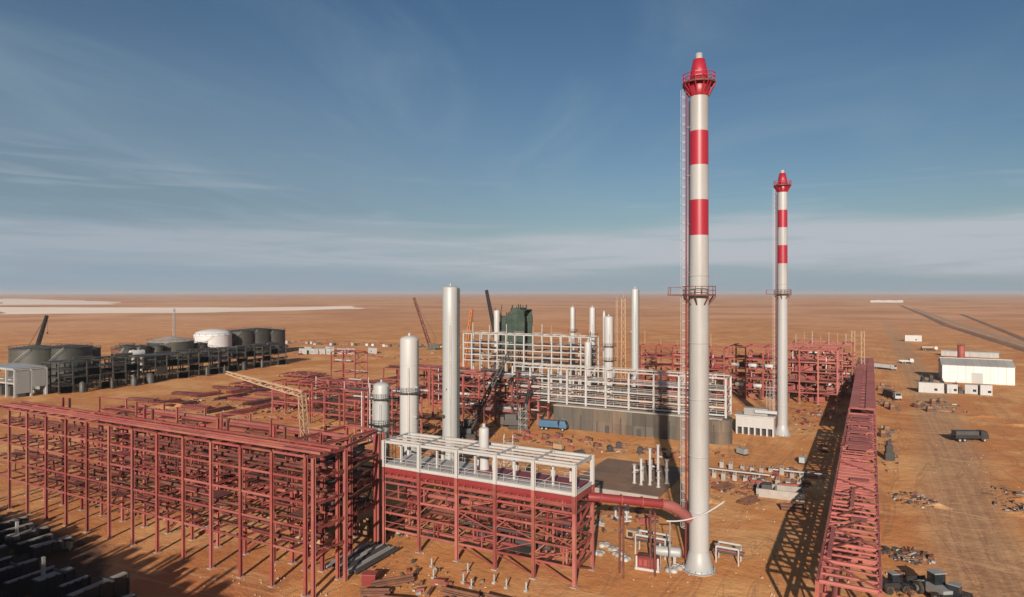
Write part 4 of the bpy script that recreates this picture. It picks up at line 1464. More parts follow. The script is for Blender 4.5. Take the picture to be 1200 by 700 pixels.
# dark pipe racks along the front of the tank farm
for k, (y0, y1, x, h, lab) in enumerate(((146, 178, -281, 12.2, 'dark grey pipe rack right beside the pale grey shed in front of the tanks'),
                                         (182, 226, -283, 11.6, 'long dark grey pipe rack in front of the small tanks'),
                                         (230, 268, -288, 11.4, 'dark grey pipe rack in front of the broad tank and the white dome'))):
    n = int((y1 - y0) / 5.2)
    ys = [y0 + (y1 - y0) * i / n for i in range(n + 1)]
    t, P = frame('steel_rack', lab, 'pipe rack', [x - 12, x - 6, x], ys, [3.2, 6.4, 9.2, h], mk='dgrey', cw=.4, bw=.34, seed=70 + k, brace=.3, tint='tankg')
    for i in range(n):
        for li, z in enumerate((3.2, 6.4, 9.2, h)):
            for q in (0, 1):
                if rr.random() < .72:
                    panel(t, P, 'deck_panel', (x - 11.6 + 6 * q, ys[i] + .3, z + .22), (x - 6.6 + 6 * q, ys[i + 1] - .3, z + .3), rr.choice(['dgrey', 'black', 'dgrey', 'tankg']))
            if rr.random() < .8:
                zz = (.3, 3.4, 6.6)[i % 3]
                MB().box(P(x + .05, ys[i] + .5, zz), P(x + .2, ys[i + 1] - .5, zz + 2.6)).obj('side_sheet', M[rr.choice(['black', 'tankd', 'dgrey'])], t)
            if rr.random() < .75:
                xx = x - 11 + 10.5 * rr.random(); d = .5 + .8 * rr.random()
                member(t, 'pipe', P(xx, ys[i], z + .8), P(xx, ys[i + 1] + 3 * rr.random(), z + .8), d, d, rr.choice(['dgrey', 'tankg', 'dgrey', 'tankd']), 'tube')
    for i in range(n):
        if rr.random() < .45:
            y = ys[i] + 3 * rr.random(); d = 1.0 + 1.6 * rr.random()
            MB().lathe([(d * .6, 0), (d * .6, 2.2 + 2 * rr.random()), (.1, 4.6)], 12, P(x + 1.9, y + 1.5, 0)).obj('pump_pot', M[rr.choice(['tankd', 'tankg', 'dgrey'])], t)
hvessel(-310, 196, 6, 1.5, 11.2, 1.4, 'white', 'white horizontal drum on a stand between the dark tanks')

t, P = frame('pump_shed', 'pale grey open sided shed with flat roof at the left edge', 'shed', [-310, -304, -298, -292, -286], [133, 138.6, 144], [5.5, 10.7], mk='lgrey', cw=.6, bw=.45, seed=81, brace=.0, shape='box')
for i in range(4):
    xs_ = [-310, -304, -298, -292, -286]
    for j in range(2):
        panel(t, P, 'roof_sheet', (xs_[i] - .3 + .02, 132.6 + j * 5.8, 11.0), (xs_[i + 1] - .3, 138.3 + j * 5.8, 11.25), 'lgrey')
    panel(t, P, 'wall_sheet', (xs_[i] + .4, 143.6, .2), (xs_[i + 1] - .4, 143.8, 10.3), 'grey')
    MB().box(P(xs_[i] + 1, 135, .0), P(xs_[i] + 4, 139, 3.4)).obj('pump_unit', M['dgrey'], t)
for j, y in enumerate((133, 138.6)):
    panel(t, P, 'wall_sheet', (-285.8, y + .4, 1.6 + 2 * j), (-285.65, y + 5.0, 10.2), 'grey')

# ---------------------------------------------------------------- cranes
def crane(label, x, y, tip, mk, w=1.3, n=14, body='dgrey', name='crawler_crane', z0=2.2, rz=0.0, hook=True):
    t = empty(name, label, 'crane', (x, y, 0))
    q = Vector((tip[0] - x, tip[1] - y, 0)); a = math.atan2(q.y, q.x)
    ca, sa = math.cos(a), math.sin(a)
    for s_ in (-1, 1):
        b = MB()
        pts = []
        for k in range(10):
            an = math.pi * 2 * k / 10
            pts.append((2.6 * (1 if math.cos(an) > 0 else -1) + .55 * math.cos(an), .6 + .6 * math.sin(an)))
        v = []
        for dy in (-.45, .45):
            for u, z in pts:
                yy = s_ * 2.0 + dy
                v.append((u * ca - yy * sa, u * sa + yy * ca, z))
        m = len(pts)
        b.add(v, [(k, (k + 1) % m, m + (k + 1) % m, m + k) for k in range(m)] + [tuple(range(m))[::-1], tuple(range(m, 2 * m))])
        b.obj('track', M['black'], t)
    R_ = Matrix.Rotation(a, 4, 'Z')

    def bx(nm, a_, b_, mk_):
        o = MB().box(a_, b_).obj(nm, M[mk_], t)
        o.matrix_basis = R_
        return o
    bx('deck', (-4.2, -1.6, 1.2), (1.8, 1.6, 2.6), body)
    bx('engine_house', (-4.0, -1.5, 2.6), (-.6, .3, 4.3), body)
    bx('counterweight', (-5.3, -1.7, 1.4), (-4.25, 1.7, 3.6), 'dgrey')
    bx('cab', (-.4, .55, 2.6), (1.7, 1.7, 4.6), body)
    bx('cab_window', (1.71, .65, 3.3), (1.74, 1.6, 4.5), 'glass')
    foot = Vector((1.2 * ca, 1.2 * sa, z0)); tp = Vector((tip[0] - x, tip[1] - y, tip[2]))
    lattice(MB(), foot, tp, w, w * .30, n, w * .6).obj('boom', M[mk], t)
    mast = Vector((-3.0 * ca, -3.0 * sa, 8.0))
    b = MB(); b.bar(Vector((-.5 * ca, -.5 * sa, 2.6)), mast, .3); b.obj('gantry', M[mk], t)
    b = MB(); b.bar(mast, tp, .1); b.bar(mast + Vector((-sa, ca, 0)) * .6, tp, .1)
    if hook:
        h = tp + Vector((.4 * ca, .4 * sa, 0))
        b.bar(h, h - Vector((0, 0, tp.z * .35)), .08)
        b.box(h - Vector((.25, .25, tp.z * .35 + 1)), h - Vector((-.25, -.25, tp.z * .35)))
    b.obj('rigging', M['black'], t)
    return t

crane('big black crawler crane with long boom leaning right, behind the tallest grey column', -99.3, 156.8, (-88.4, 162.7, 23.7), 'black', 1.15, 16)
crane('dark crane with tall leaning boom at the left edge behind the pale grey shed', -424.8, 206.1, (-417.0, 210.2, 27.0), 'black', 1.6, 14)
crane('distant crane with brown boom leaning left, alone on open sand left of the tallest column', -272, 386, (-283.3, 380.3, 36.7), 'dred', 1.7, 16, hook=False)
crane('crane with upright orange brown boom just right of the tallest column', -166.6, 259.4, (-162.0, 261.9, 32.7), 'orange', 1.4, 14)
crane('crane with dark boom leaning left beside the green netted tower', -230.4, 408.8, (-238.3, 404.5, 42.1), 'black', 1.9, 16, hook=False)
crane('small black crane with low boom beside the left end of the dark wall', -91.8, 174.5, (-89.0, 176.0, 11.5), 'black', .8, 8, hook=False)


def truck(label, x, y, rz, cabm, bedm, L_=8.0, load=None, group=None, name='truck', cat='truck'):
    t = empty(name, label, cat, (x, y, 0), rz, group)
    MB().box((L_ / 2 - 2.1, -1.15, .9), (L_ / 2, 1.15, 1.9)).obj('cab', M[cabm], t)
    b = MB()
    b.add([(L_ / 2 - 2.05, -1.1, 1.9), (L_ / 2 - .05, -1.1, 1.9), (L_ / 2 - .05, 1.1, 1.9), (L_ / 2 - 2.05, 1.1, 1.9),
           (L_ / 2 - 2.0, -1.0, 2.9), (L_ / 2 - .45, -1.0, 2.9), (L_ / 2 - .45, 1.0, 2.9), (L_ / 2 - 2.0, 1.0, 2.9)], BOXF)
    b.obj('cab_top', M[cabm], t)
    b = MB()
    b.add([(L_ / 2 - .02, -.95, 1.95), (L_ / 2 + .02, -.95, 1.95), (L_ / 2 + .02, .95, 1.95), (L_ / 2 - .02, .95, 1.95),
           (L_ / 2 - .38, -.9, 2.8), (L_ / 2 - .34, -.9, 2.8), (L_ / 2 - .34, .9, 2.8), (L_ / 2 - .38, .9, 2.8)], BOXF)
    b.obj('windscreen', M['glass'], t)
    MB().box((-L_ / 2, -.5, .75), (L_ / 2 - 2.1, .5, 1.05)).obj('chassis', M['black'], t)
    MB().box((-L_ / 2, -1.2, 1.08), (L_ / 2 - 2.3, 1.2, 1.3)).obj('bed', M[bedm], t)
    for s_ in (-1, 1):
        MB().box((-L_ / 2, s_ * 1.2 - .05, 1.3), (L_ / 2 - 2.3, s_ * 1.2 + .05, 1.9)).obj('side_board', M[bedm], t)
    if load:
        MB().box((-L_ / 2 + .3, -1.05, 1.32), (L_ / 2 - 2.6, 1.05, 2.9)).obj('load', M[load], t)
    for u in (L_ / 2 - 1.1, -L_ / 2 + 1.2, -L_ / 2 + 2.5):
        for s_ in (-1, 1):
            o = MB().tube([(u, s_ * .85, .5), (u, s_ * 1.15, .5)], .5, 14).obj('wheel', M['rubber'], t)
            MB().tube([(u, s_ * 1.15, .5), (u, s_ * 1.17, .5)], .25, 10).obj('rim', M['galv'], o)
    return t


# boom pump with a folded tan lattice boom behind the foreground rack
t = empty('boom_pump', 'tan jointed boom machine reaching left over the sand behind the foreground rack', 'boom crane', (-77.4, 77.3, 0))
lattice(MB(), (0, 0, 2), (-1.4, -.7, 24.1), 1.0, .17, 20, .8).obj('lower_boom', M['tan'], t)
lattice(MB(), (-1.4, -.7, 24.1), (-7.4, -4.0, 26.0), .8, .14, 8, .65).obj('upper_boom', M['tan'], t)
lattice(MB(), (-7.4, -4.0, 26.0), (-11.9, -6.4, 27.5), .65, .12, 7, .35).obj('tip_boom', M['tan'], t)
MB().box((-3, -1.3, .6), (3, 1.3, 2.2)).obj('turntable', M['tan'], t)
MB().box((-1.5, -1.25, 2.2), (1.2, -.2, 4.0)).obj('cab', M['yellow'], t)
for u in (-2.2, 0, 2.2):
    for s_ in (-1, 1):
        MB().tube([(u, s_ * 1.0, .6), (u, s_ * 1.4, .6)], .6, 14).obj('wheel', M['rubber'], t)

truck('blue truck parked before the left end of the dark wall', -81.5, 176.6, .15, 'blue', 'blue', 8.5, 'blue')
truck('dark truck with pale cab and long shadow beside the far pipe rack', 7.2, 290, -1.2, 'white', 'dgrey', 11, 'dgrey')
truck('white truck in the road lane beside the far end of the pipe rack', 6.5, 398, -.6, 'white', 'white', 12, 'white')
truck('white pickup sized truck on the road above the white shed', 18.0, 438, .3, 'white', 'white', 7, None)
truck('pale truck parked beyond the white shed, left of the red tank', 36, 545, .2, 'white', 'dgrey', 10, 'tan')
truck('dark flat truck on the sand right of the road, below the container row', 23.5, 216.5, .5, 'black', 'black', 9, 'dgrey')

# loader with dark bucket at the bottom right
def loader(label, x, y, rz, mk, s=1.0):
    t = empty('wheel_loader', label, 'loader', (x, y, 0), rz)
    MB().box((-2.8 * s, -1.1 * s, .9 * s), (.2 * s, 1.1 * s, 2.1 * s)).obj('rear_body', M[mk], t)
    MB().box((.25 * s, -.7 * s, .8 * s), (2.2 * s, .7 * s, 1.5 * s)).obj('front_frame', M[mk], t)
    MB().box((-1.0 * s, -.75 * s, 2.1 * s), (.4 * s, .75 * s, 3.5 * s)).obj('cab', M['glass'], t)
    MB().box((-1.1 * s, -.85 * s, 3.5 * s), (.5 * s, .85 * s, 3.62 * s)).obj('cab_roof', M['grey'], t)
    b = MB()
    for q_ in (-.6, .6):
        b.bar((1.2 * s, q_ * s, 1.7 * s), (3.4 * s, q_ * s, .8 * s), .25 * s)
    b.obj('lift_arm', M[mk], t)
    b = MB()
    b.add([(3.2 * s, -1.4 * s, .2 * s), (4.5 * s, -1.4 * s, .1 * s), (3.3 * s, -1.4 * s, 1.5 * s), (3.2 * s, 1.4 * s, .2 * s), (4.5 * s, 1.4 * s, .1 * s), (3.3 * s, 1.4 * s, 1.5 * s)],
          [(0, 1, 4, 3), (0, 3, 5, 2), (0, 2, 1), (3, 4, 5)])
    b.obj('bucket', M['black'], t)
    for u in (-1.9, 1.4):
        for q_ in (-1, 1):
            o = MB().tube([(u * s, q_ * .9 * s, .8 * s), (u * s, q_ * 1.4 * s, .8 * s)], .8 * s, 16).obj('wheel', M['rubber'], t)
            MB().tube([(u * s, q_ * 1.4 * s, .8 * s), (u * s, q_ * 1.43 * s, .8 * s)], .38 * s, 12).obj('rim', M[mk], o)
    return t


loader('dark grey wheel loader at the bottom right beside the road', 7.4, 103.2, 2.2, 'grey', 1.0)
loader('second smaller black loader at the bottom edge right of the grey loader', 9.6, 101.8, 1.2, 'black', .8)
loader('black loader right against the near pipe rack at the bottom', 2.9, 102.9, .6, 'black', .7)

# ---------------------------------------------------------------- white shed and container row
t = empty('shed', 'long white metal shed with low pitched roof beside the road', 'shed', (28.5, 356.5, 0))
for i in range(9):
    MB().box((.06 + 2.95 * i, 0, 0), (2.95 * (i + 1), .15, 7.6)).obj('wall_panel', M['shedw'], t)
for i in range(5):
    MB().box((0, .2 + 3.6 * i, 0), (.12, 3.7 + 3.6 * i, 7.6)).obj('side_panel', M['lgrey'], t)
    MB().box((26.43, .2 + 3.6 * i, 0), (26.55, 3.7 + 3.6 * i, 7.6)).obj('side_panel', M['shedw'], t)
MB().box((.1, 18.05, 0), (26.4, 18.2, 7.6)).obj('rear_wall', M['shedw'], t)
for x in (-.0, 26.44):
    b = MB(); b.add([(x, .1, 7.62), (x + .1, .1, 7.62), (x + .1, 18.2, 7.62), (x, 18.2, 7.62), (x, 9.1, 9.9), (x + .1, 9.1, 9.9)],
                    [(0, 3, 4), (1, 5, 2), (0, 1, 2, 3), (0, 4, 5, 1), (3, 2, 5, 4)])
    b.obj('gable', M['grey'], t)
for i in range(9):
    x0, x1 = -.3 + 3.02 * i, -.34 + 3.02 * (i + 1)
    for a, c, mk in (((-.35, 7.65), (9.15, 10.05), 'grey'), ((9.2, 10.05), (18.6, 7.65), 'skin_roof')):
        b = MB(); b.add([(x0, a[0], a[1]), (x1, a[0], a[1]), (x1, c[0], c[1]), (x0, c[0], c[1]), (x0, a[0], a[1] + .1), (x1, a[0], a[1] + .1), (x1, c[0], c[1] + .1), (x0, c[0], c[1] + .1)], BOXF)
        b.obj('roof_sheet', M['skin_roof'], t)
MB().box((-.4, 8.9, 10.1), (27, 9.4, 10.25)).obj('ridge_cap', M['shedw'], t)
MB().box((11, -.04, 0), (15.2, -.01, 4.6)).obj('door', M['lgrey'], t)


def container(name, label, x, y, rz, L_, mk, group=None, w=2.44, h=2.6, cat='container', zone=None):
    t = empty(name, label or 'x', cat, (x, y, 0), rz, group)
    MB().box((-L_ / 2, -w / 2, .12), (L_ / 2, w / 2, h)).obj('body', M[mk], t)
    b = MB()
    n = int(L_ / .5)
    for k in range(n):
        u = -L_ / 2 + .15 + (L_ - .5) * k / max(1, n - 1)
        for s_ in (-1, 1):
            b.box((u, s_ * (w / 2 + .02) - .02, .25), (u + .22, s_ * (w / 2 + .02) + .02, h - .12))
    b.obj('corrugation', M[mk], t)
    MB().box((-L_ / 2 - .03, -w / 2 - .05, h), (L_ / 2 + .03, w / 2 + .05, h + .12)).obj('roof', M[mk], t)
    MB().box((-L_ * .32, -w / 2 - .06, .2), (-L_ * .32 + .9, -w / 2 - .042, 2.2)).obj('door', M['lgrey'], t)
    MB().box((L_ * .12, -w / 2 - .06, 1.1), (L_ * .12 + 1.1, -w / 2 - .042, 2.0)).obj('window', M['glass'], t)
    return t


container('container', 'longest white site container in the row before the white shed', 21.3, 314.5, .05, 8.6, 'white', h=4.0, w=3)
container('container', 'small white container second in the row before the white shed', 28.2, 316.5, .3, 3.8, 'white', h=3.6, w=3)
container('container', 'white box container third in the row before the white shed', 35.2, 318.5, -.1, 4.2, 'white', h=3.6, w=3)
container('container', 'white container at the right end of the row before the white shed', 39.6, 317.0, .1, 3.9, 'white', h=4.0, w=3)
for k, (x, y) in enumerate(((25.2, 316), (31.4, 318), (37.4, 318.5), (31, 331), (27, 337), (23.5, 341), (24, 352), (20.6, 349))):
    t = empty('equipment_stack', 'x', 'equipment', (x, y, 0), .3 * k)
    r_ = random.Random(k)
    MB().box((-.9, -.8, 0), (.9, .8, 1.2)).obj('crate', M['dgrey'], t)
    MB().box((-.7, -.6, 1.22), (.5, .7, 2.3 + r_.random())).obj('upper_crate', M['black'], t)
    MB().tube([(.6, 0, 1.2), (.7, .1, 3.4)], .15, 8).obj('pole', M['rust'], t)
    clutter(t, 'dark equipment stack', 'dark equipment stacks', 'by the white shed gable', x, y)
# yard items beyond the shed
t = empty('low_shed', 'long low pale shed on the sand behind the white shed', 'shed', (55, 506, 0), -.1)
for i in range(6):
    MB().box((-15 + 5 * i, -3, 0), (-10.08 + 5 * i, 3, 3.0)).obj('wall_panel', M['stackw'], t)
    MB().box((-15.1 + 5 * i, -3.3, 3.0), (-10.1 + 5 * i, 3.3, 3.3)).obj('roof_sheet', M['skin_roof'], t)
tank('storage_tank', 'small upright red tank standing behind the white shed', 47, 470, 1.9, 9.0, 'red', 'cone', 'red', .8, stair=False)
container('container', 'small white cabin on the sand beside the road far above the shed', 31, 640, .1, 12, 'white', h=5)
t = empty('berm_wall', 'low pale windbreak wall on the horizon at the end of the road', 'wall', (60, 3200, 0))
for i in range(6):
    MB().box((-60 + 20 * i, 0, 0), (-40.3 + 20 * i, 2, 9 + (i % 2))).obj('wall_panel', M['stackw'], t)

# camp of white cabins far left
r_ = random.Random(14)
for k, (x, y) in enumerate(((-327.6, 319.2), (-321, 322), (-316, 324), (-310.9, 326), (-305.4, 331.2), (-300, 334), (-334, 330), (-322, 338), (-290, 344))):
    container('site_cabin', 'x', x, y, -.5 + .2 * r_.random(), 5.6 + 2 * r_.random(), 'white', h=3.6, w=3)
    clutter([o for o in COL.objects if o.name.startswith('site_cabin') and o.parent is None][-1], 'white site cabin', 'white site cabins',
            'right of the tank farm', x, y)
for k in range(12):
    x = -420 + 14 * k + 5 * r_.random(); y = 372 + 2.2 * k + 12 * r_.random()
    t = empty('supply_pile', 'x', 'pile', (x, y, 0), r_.random())
    for q_ in range(3):
        MB().box((-3 + 2.2 * q_, -1.2, 0), (-1 + 2.2 * q_, 1.2, .9 + 1.5 * r_.random())).obj('bale', M[r_.choice(['dgrey', 'green', 'tan', 'lgrey', 'rust'])], t)
    clutter(t, 'mixed supply pile', 'mixed supply piles', 'beyond the site cabins', x, y)

# ---------------------------------------------------------------- steel laid out on the sand
def bundle(x, y, rz, L_, n, mk, one, many, zone, kind='beam', z=.0, r_=None):
    t = empty(kind + '_bundle', 'x', kind + ' bundle', (x, y, 0), rz)
    rn = random.Random(int(x * 7 + y * 3))
    for s_ in (-.3, .3):
        member(t, 'sleeper', (s_ * L_, -n * .28, .1), (s_ * L_, n * .28, .1), .2, .2, 'wood', 'box')
    for k in range(n):
        yy = (k - (n - 1) / 2) * .52
        dl = L_ * .08 * rn.random()
        member(t, kind, (-L_ / 2 + dl, yy, .42), (L_ / 2 - dl * .5, yy, .42), .4, .42, mk if rn.random() < .7 else ('dred' if kind == 'beam' else mk), 'I' if kind == 'beam' else 'tube')
    for k in range(n - 2):
        yy = (k - (n - 3) / 2) * .52
        member(t, kind, (-L_ / 2, yy, .86), (L_ / 2 - L_ * .1 * rn.random(), yy, .86), .4, .42, mk, 'I' if kind == 'beam' else 'tube')
    return clutter(t, one, many, zone, x, y)


Z1 = 'on the sand before the tank farm'
for k in range(16):
    x = -238 + 10 * (k % 6) + 4 * r_.random(); y = 150 + 17 * (k // 6) + 6 * r_.random() + .25 * (-238 - x) * 0
    bundle(x, y, math.pi / 2 + .1 * r_.random() if k % 3 else .15, 11 + 5 * r_.random(), 6 + k % 4, 'red' if k % 2 else 'dred', 'red steel beam bundle', 'red steel beam bundles', Z1)
# larger laydown frames: assembled floor frames waiting flat
for k, (x, y, L_, w) in enumerate(((-212, 214, 22, 16), (-232, 196, 14, 9), (-196, 188, 16, 9), (-176, 170, 18, 9), (-238, 232, 18, 12), (-187, 214, 18, 9))):
    t = empty('floor_frame', 'x', 'steel frame', (x, y, 0), 0)
    nx, ny = int(L_ / 3), int(w / 3)
    for i in range(nx + 1):
        u = -L_ / 2 + L_ * i / nx
        member(t, 'cross_beam', (u, -w / 2, 1.5), (u, w / 2, 1.5), .3, .5, 'red')
    for j in range(ny + 1):
        v = -w / 2 + w * j / ny
        member(t, 'beam', (-L_ / 2, v, 1.52), (L_ / 2, v, 1.52), .3, .55, 'red2' if j % 2 else 'red')
        for u in (-L_ / 2, 0, L_ / 2):
            member(t, 'leg', (u, v, 0), (u, v, 1.25), .3, .3, 'dred')
    for i in range(nx):
        for j in range(ny):
            if r_.random() < .55:
                u = -L_ / 2 + L_ * i / nx; v = -w / 2 + w * j / ny
                MB().box((u + .3, v + .3, 1.78), (u + L_ / nx - .3, v + w / ny - .3, 1.84)).obj('deck_panel', M['red' if r_.random() < .6 else 'dred'], t)
    clutter(t, 'flat red floor frame', 'flat red floor frames', 'on the sand left of the columns', x, y)

# standing red frames behind the vessels, left centre
for k, (xs, ys, zs, sd, lab) in enumerate((
        ([-176, -170, -164, -158], [158, 164], [4, 7.5, 10.5], 91, 'thin red open frame, leftmost of the standing frames on the sand beyond the foreground racks'),
        ([-151, -145, -139, -133, -127], [150, 157], [3.5, 7, 10], 92, 'red frame with close floors directly left of the short grey column'),
        ([-186, -180, -174], [196, 203], [5, 9, 13, 17], 93, 'tall thin red frame with open bays on far sand left of the short column'),
        ([-160, -153, -146, -139, -132], [196, 204, 212], [4, 8, 12], 94, 'wide red rack seen between the cream column and the tallest column'),
        ([-128, -121, -114, -107], [140, 147], [3.5, 7, 10.5, 13], 95, 'red rack with pink vertical pipes right behind the cream white column'),
        ([-172, -166, -160, -154, -148, -142], [174, 181], [3.5, 6.5, 9.5], 96, 'low dense red rack in the middle of the standing frames left of the short column'))):
    t, P = frame('steel_rack', lab, 'steel frame', xs, ys, zs, cw=.42, bw=.36, brace=.3, seed=sd, tint='red2')
    for i in range(len(xs) - 1):
        for z in zs:
            if r_.random() < (.75 if k in (1, 3, 4, 5) else .15):
                panel(t, P, 'deck_panel', (xs[i] + .4, ys[0] + .4, z + .2), (xs[i + 1] - .4, ys[-1] - 1 - 3 * r_.random(), z + .27), r_.choice(['dred', 'red', 'red2']))
            if k != 0 and r_.random() < .7:
                y = ys[0] + 1 + 4 * r_.random(); d = .3 + .5 * r_.random()
                member(t, 'pipe', P(xs[i], y, z + .6), P(xs[i + 1] + 2, y, z + .6), d, d, r_.choice(['red2', 'red', 'dgrey', 'galv', 'dred']), 'tube')
    if k in (3, 4, 5):
        for i in range(5):
            x = xs[0] + (xs[-1] - xs[0]) * r_.random()
            member(t, 'riser', P(x, ys[0] - .4, 0), P(x, ys[0] - .4, zs[-1] + 3 * r_.random()), .35, .35, r_.choice(['galv', 'red2', 'white']), 'tube')

# ---------------------------------------------------------------- the yard between the module, the dark wall and the chimneys
slab = empty('foundation_slab', 'broad dark grey brown concrete slab with starter pipes left of the near chimney', 'foundation', (-46, 138, 0))
for i in range(3):
    for j in range(4):
        MB().box((-9.4 + 6.4 * i, -12 + 6.3 * j, 0), (-3.06 + 6.4 * i, -5.76 + 6.3 * j, .45)).obj('slab_bay', M['earthc'], slab)
MB().box((-9.8, -12.5, 0), (10.2, -12.05, .9)).obj('kerb_beam', M['conc'], slab)
for k, (x, y, h) in enumerate(((-43.2, 133.9, 4.0), (-41.6, 133.4, 5.5), (-40.0, 134.2, 7.6), (-38.7, 135.6, 8.2), (-37.2, 136.8, 5.0), (-42.4, 136.8, 3.0), (-40.8, 137.4, 4.4), (-38.0, 133.4, 3.4))):
    t = empty('pipe_spool', 'x', 'pipe spool', (x, y, .45))
    MB().tube([(0, 0, .02), (0, 0, h)], .27, 10).obj('pipe', M['white'], t)
    for z in (.02, h * .55, h - .15):
        MB().tube([(0, 0, z), (0, 0, z + .16)], .46, 12).obj('flange', M['galv'], t)
    if k % 3 == 0:
        MB().tube([(0, 0, h * .7), (.9, -.2, h * .7)], .2, 8).obj('branch', M['white'], t)
    clutter(t, 'upright white pipe spool', 'upright white pipe spools', 'on the dark chimney shaded slab', x, y)

Z2 = 'on the sand before the dark wall'
for k, (x, y) in enumerate(((-82.1, 161.2), (-79.0, 166.5), (-76.3, 169.2), (-71.2, 163.6), (-67.0, 168.2), (-62.4, 162.7), (-57.6, 159.0), (-56.9, 163.5), (-50.4, 160.8), (-86, 168), (-84, 157), (-74, 158))):
    t = empty('pallet_load', 'x', 'pallet load', (x, y, 0), r_.random())
    mk = 'rust' if k % 3 else 'red'
    MB().box((-1.1, -.9, 0), (1.1, .9, .22)).obj('pallet', M['wood'], t)
    if k in (6, 7, 8):
        MB().tube([(0, -.55, 1.0), (0, .55, 1.0)], .78, 16).obj('drum', M['black'], t)
    else:
        MB().box((-.95, -.75, .24), (.1, .75, 1.1)).obj('crate', M[mk], t)
        MB().box((.14, -.7, .24), (1.0, .7, .85)).obj('crate', M['dred'], t)
    clutter(t, 'round drum on a pallet' if k in (6, 7, 8) else 'rusty crate pallet', 'round drums on pallets' if k in (6, 7, 8) else 'rusty crate pallets', Z2, x, y)

# rows of stub foundations right of the near chimney
for k in range(18):
    x = -30 + 2.1 * (k % 9) + .6 * r_.random(); y = (146 if k < 9 else 155) + 2.5 * r_.random()
    t = empty('pedestal', 'x', 'pedestal', (x, y, 0))
    h = .7 + .9 * r_.random()
    MB().box((-.45, -.45, 0), (.45, .45, h)).obj('block', M['conc'], t)
    for q_ in (-.25, .25):
        member(t, 'anchor_bolt', (q_, .2, h), (q_, .2, h + .45), .09, .09, 'galv', 'tube')
    clutter(t, 'concrete pedestal', 'concrete pedestals', ('in the front' if k < 9 else 'in the back') + ' row right of the chimney', x, y)
for k, (x, y, rz, L_) in enumerate(((-26, 152, .02, 14), (-13.6, 158, .05, 11))):
    t = empty('pipe_run', 'x', 'pipe', (x, y, 0), rz)
    for q_ in (0, .6):
        member(t, 'pipe', (-L_ / 2, q_, .8), (L_ / 2, q_, .8), .4, .4, 'dgrey' if q_ else 'galv', 'tube')
    for u in (-.35, 0, .35):
        MB().box((u * L_ - .15, -.4, 0), (u * L_ + .15, 1, .6)).obj('sleeper', M['conc'], t)
    clutter(t, 'low pipe run', 'low pipe runs', 'right of the near chimney', x, y)
t = empty('pit_wall', 'open concrete pit box with pale walls between the near chimney and the pipe rack shadow', 'pit', (-15.6, 140.5, 0), .08)
for a, c in (((-4, -2.2, 0), (4, -1.9, 1.6)), ((-4, 2, 0), (4, 2.3, 1.6)), ((-4.35, -2.2, 0), (-4.05, 2.3, 1.6)), ((4.05, -2.2, 0), (4.35, 2.3, 1.6)), ((-1.0, -1.88, 0), (-.7, 1.98, 1.5))):
    MB().box(a, c).obj('wall_panel', M['conc'], t)
MB().box((-3.4, -1.2, 0), (-1.6, 1.2, 2.2)).obj('sump_box', M['dgrey'], t)
for k, (x, y, rz) in enumerate(((-13.0, 149.5, .5), (-20.4, 133.0, 1.2), (-12.6, 132.6, .3), (-26.5, 140, 1.1))):
    bundle(x, y, rz, 4.5, 5, 'rust', 'small rusty pipe bundle', 'small rusty pipe bundles', 'right of the near chimney', 'pipe')
for k, (x, y) in enumerate(((-39.4, 116.9), (-38.2, 114.4), (-39.9, 113.0), (-37.6, 112.2))):
    t = empty('valve_skid', 'x', 'valve skid', (x, y, 0), r_.random())
    MB().box((-.7, -.4, 0), (.7, .4, .25)).obj('base', M['white'], t)
    MB().tube([(0, 0, .25), (0, 0, 1.9)], .2, 10).obj('valve', M['white'], t)
    MB().tube([(0, -.12, 1.7), (0, .12, 1.7)], .45, 12).obj('hand_wheel', M['galv'], t)
    clutter(t, 'small white valve skid', 'small white valve skids', 'under the red duct', x, y)
for k, (x, y) in enumerate(((-37.0, 99.6), (-35.2, 98.8), (-33.8, 97.2), (-32.4, 96.0), (-36.6, 96.2), (-25.2, 95.2), (-24.6, 96.8))):
    t = empty('sand_bag_heap', 'x', 'heap', (x, y, 0), r_.random() * 3)
    for q_ in range(4):
        b = MB(); b.lathe([(.5, 0), (.56, .18), (.4, .4), (.02, .48)], 10, ((q_ % 2) * .8 - .4, (q_ // 2) * .7 - .3, .0 + .0 * q_)); b.obj('bag', M['white' if (k + q_) % 3 == 0 else 'conc'], t)
    clutter(t, 'pale bag heap', 'pale bag heaps', 'left of the near chimney', x, y)

# items near the foot of the module and the link rack
t = empty('site_box', 'small red box standing alone on the sand beside the corner of the link rack', 'box', (-60.5, 71.2, 0), .4)
MB().box((-.95, -.7, .12), (.95, .7, 1.5)).obj('body', M['bred'], t)
MB().box((-1.02, -.77, 1.5), (1.02, .77, 1.62)).obj('lid', M['red'], t)
MB().box((-.9, -.6, 0), (-.6, .6, .12)).obj('skid', M['dgrey'], t); MB().box((.6, -.6, 0), (.9, .6, .12)).obj('skid', M['dgrey'], t)
for k, (x, y, rz) in enumerate(((-57.5, 68.8, .5), (-53.6, 68.2, .3), (-47.2, 73.6, .05), (-41.0, 74.5, .0), (-57.6, 72.6, .9))):
    bundle(x, y, rz, 4.2 if k < 2 else 6, 3, 'rust', 'short rusty bar bundle', 'short rusty bar bundles', 'in front of the module', 'pipe')
for k, (x, y) in enumerate(((-56.4, 80.0), (-53.9, 76.9), (-49.4, 77.6), (-47.6, 76.8), (-45.6, 79.5), (-50.8, 81.0), (-43.4, 79.0), (-40.6, 79.4))):
    t = empty('marker_post', 'x', 'post', (x, y, 0))
    MB().box((-.25, -.25, 0), (.25, .25, .3)).obj('footing', M['conc'], t)
    MB().tube([(0, 0, .3), (0, 0, 1.3)], .12, 8).obj('post', M['lgrey'], t)
    clutter(t, 'short white post', 'short white posts', 'in front of the module', x, y)
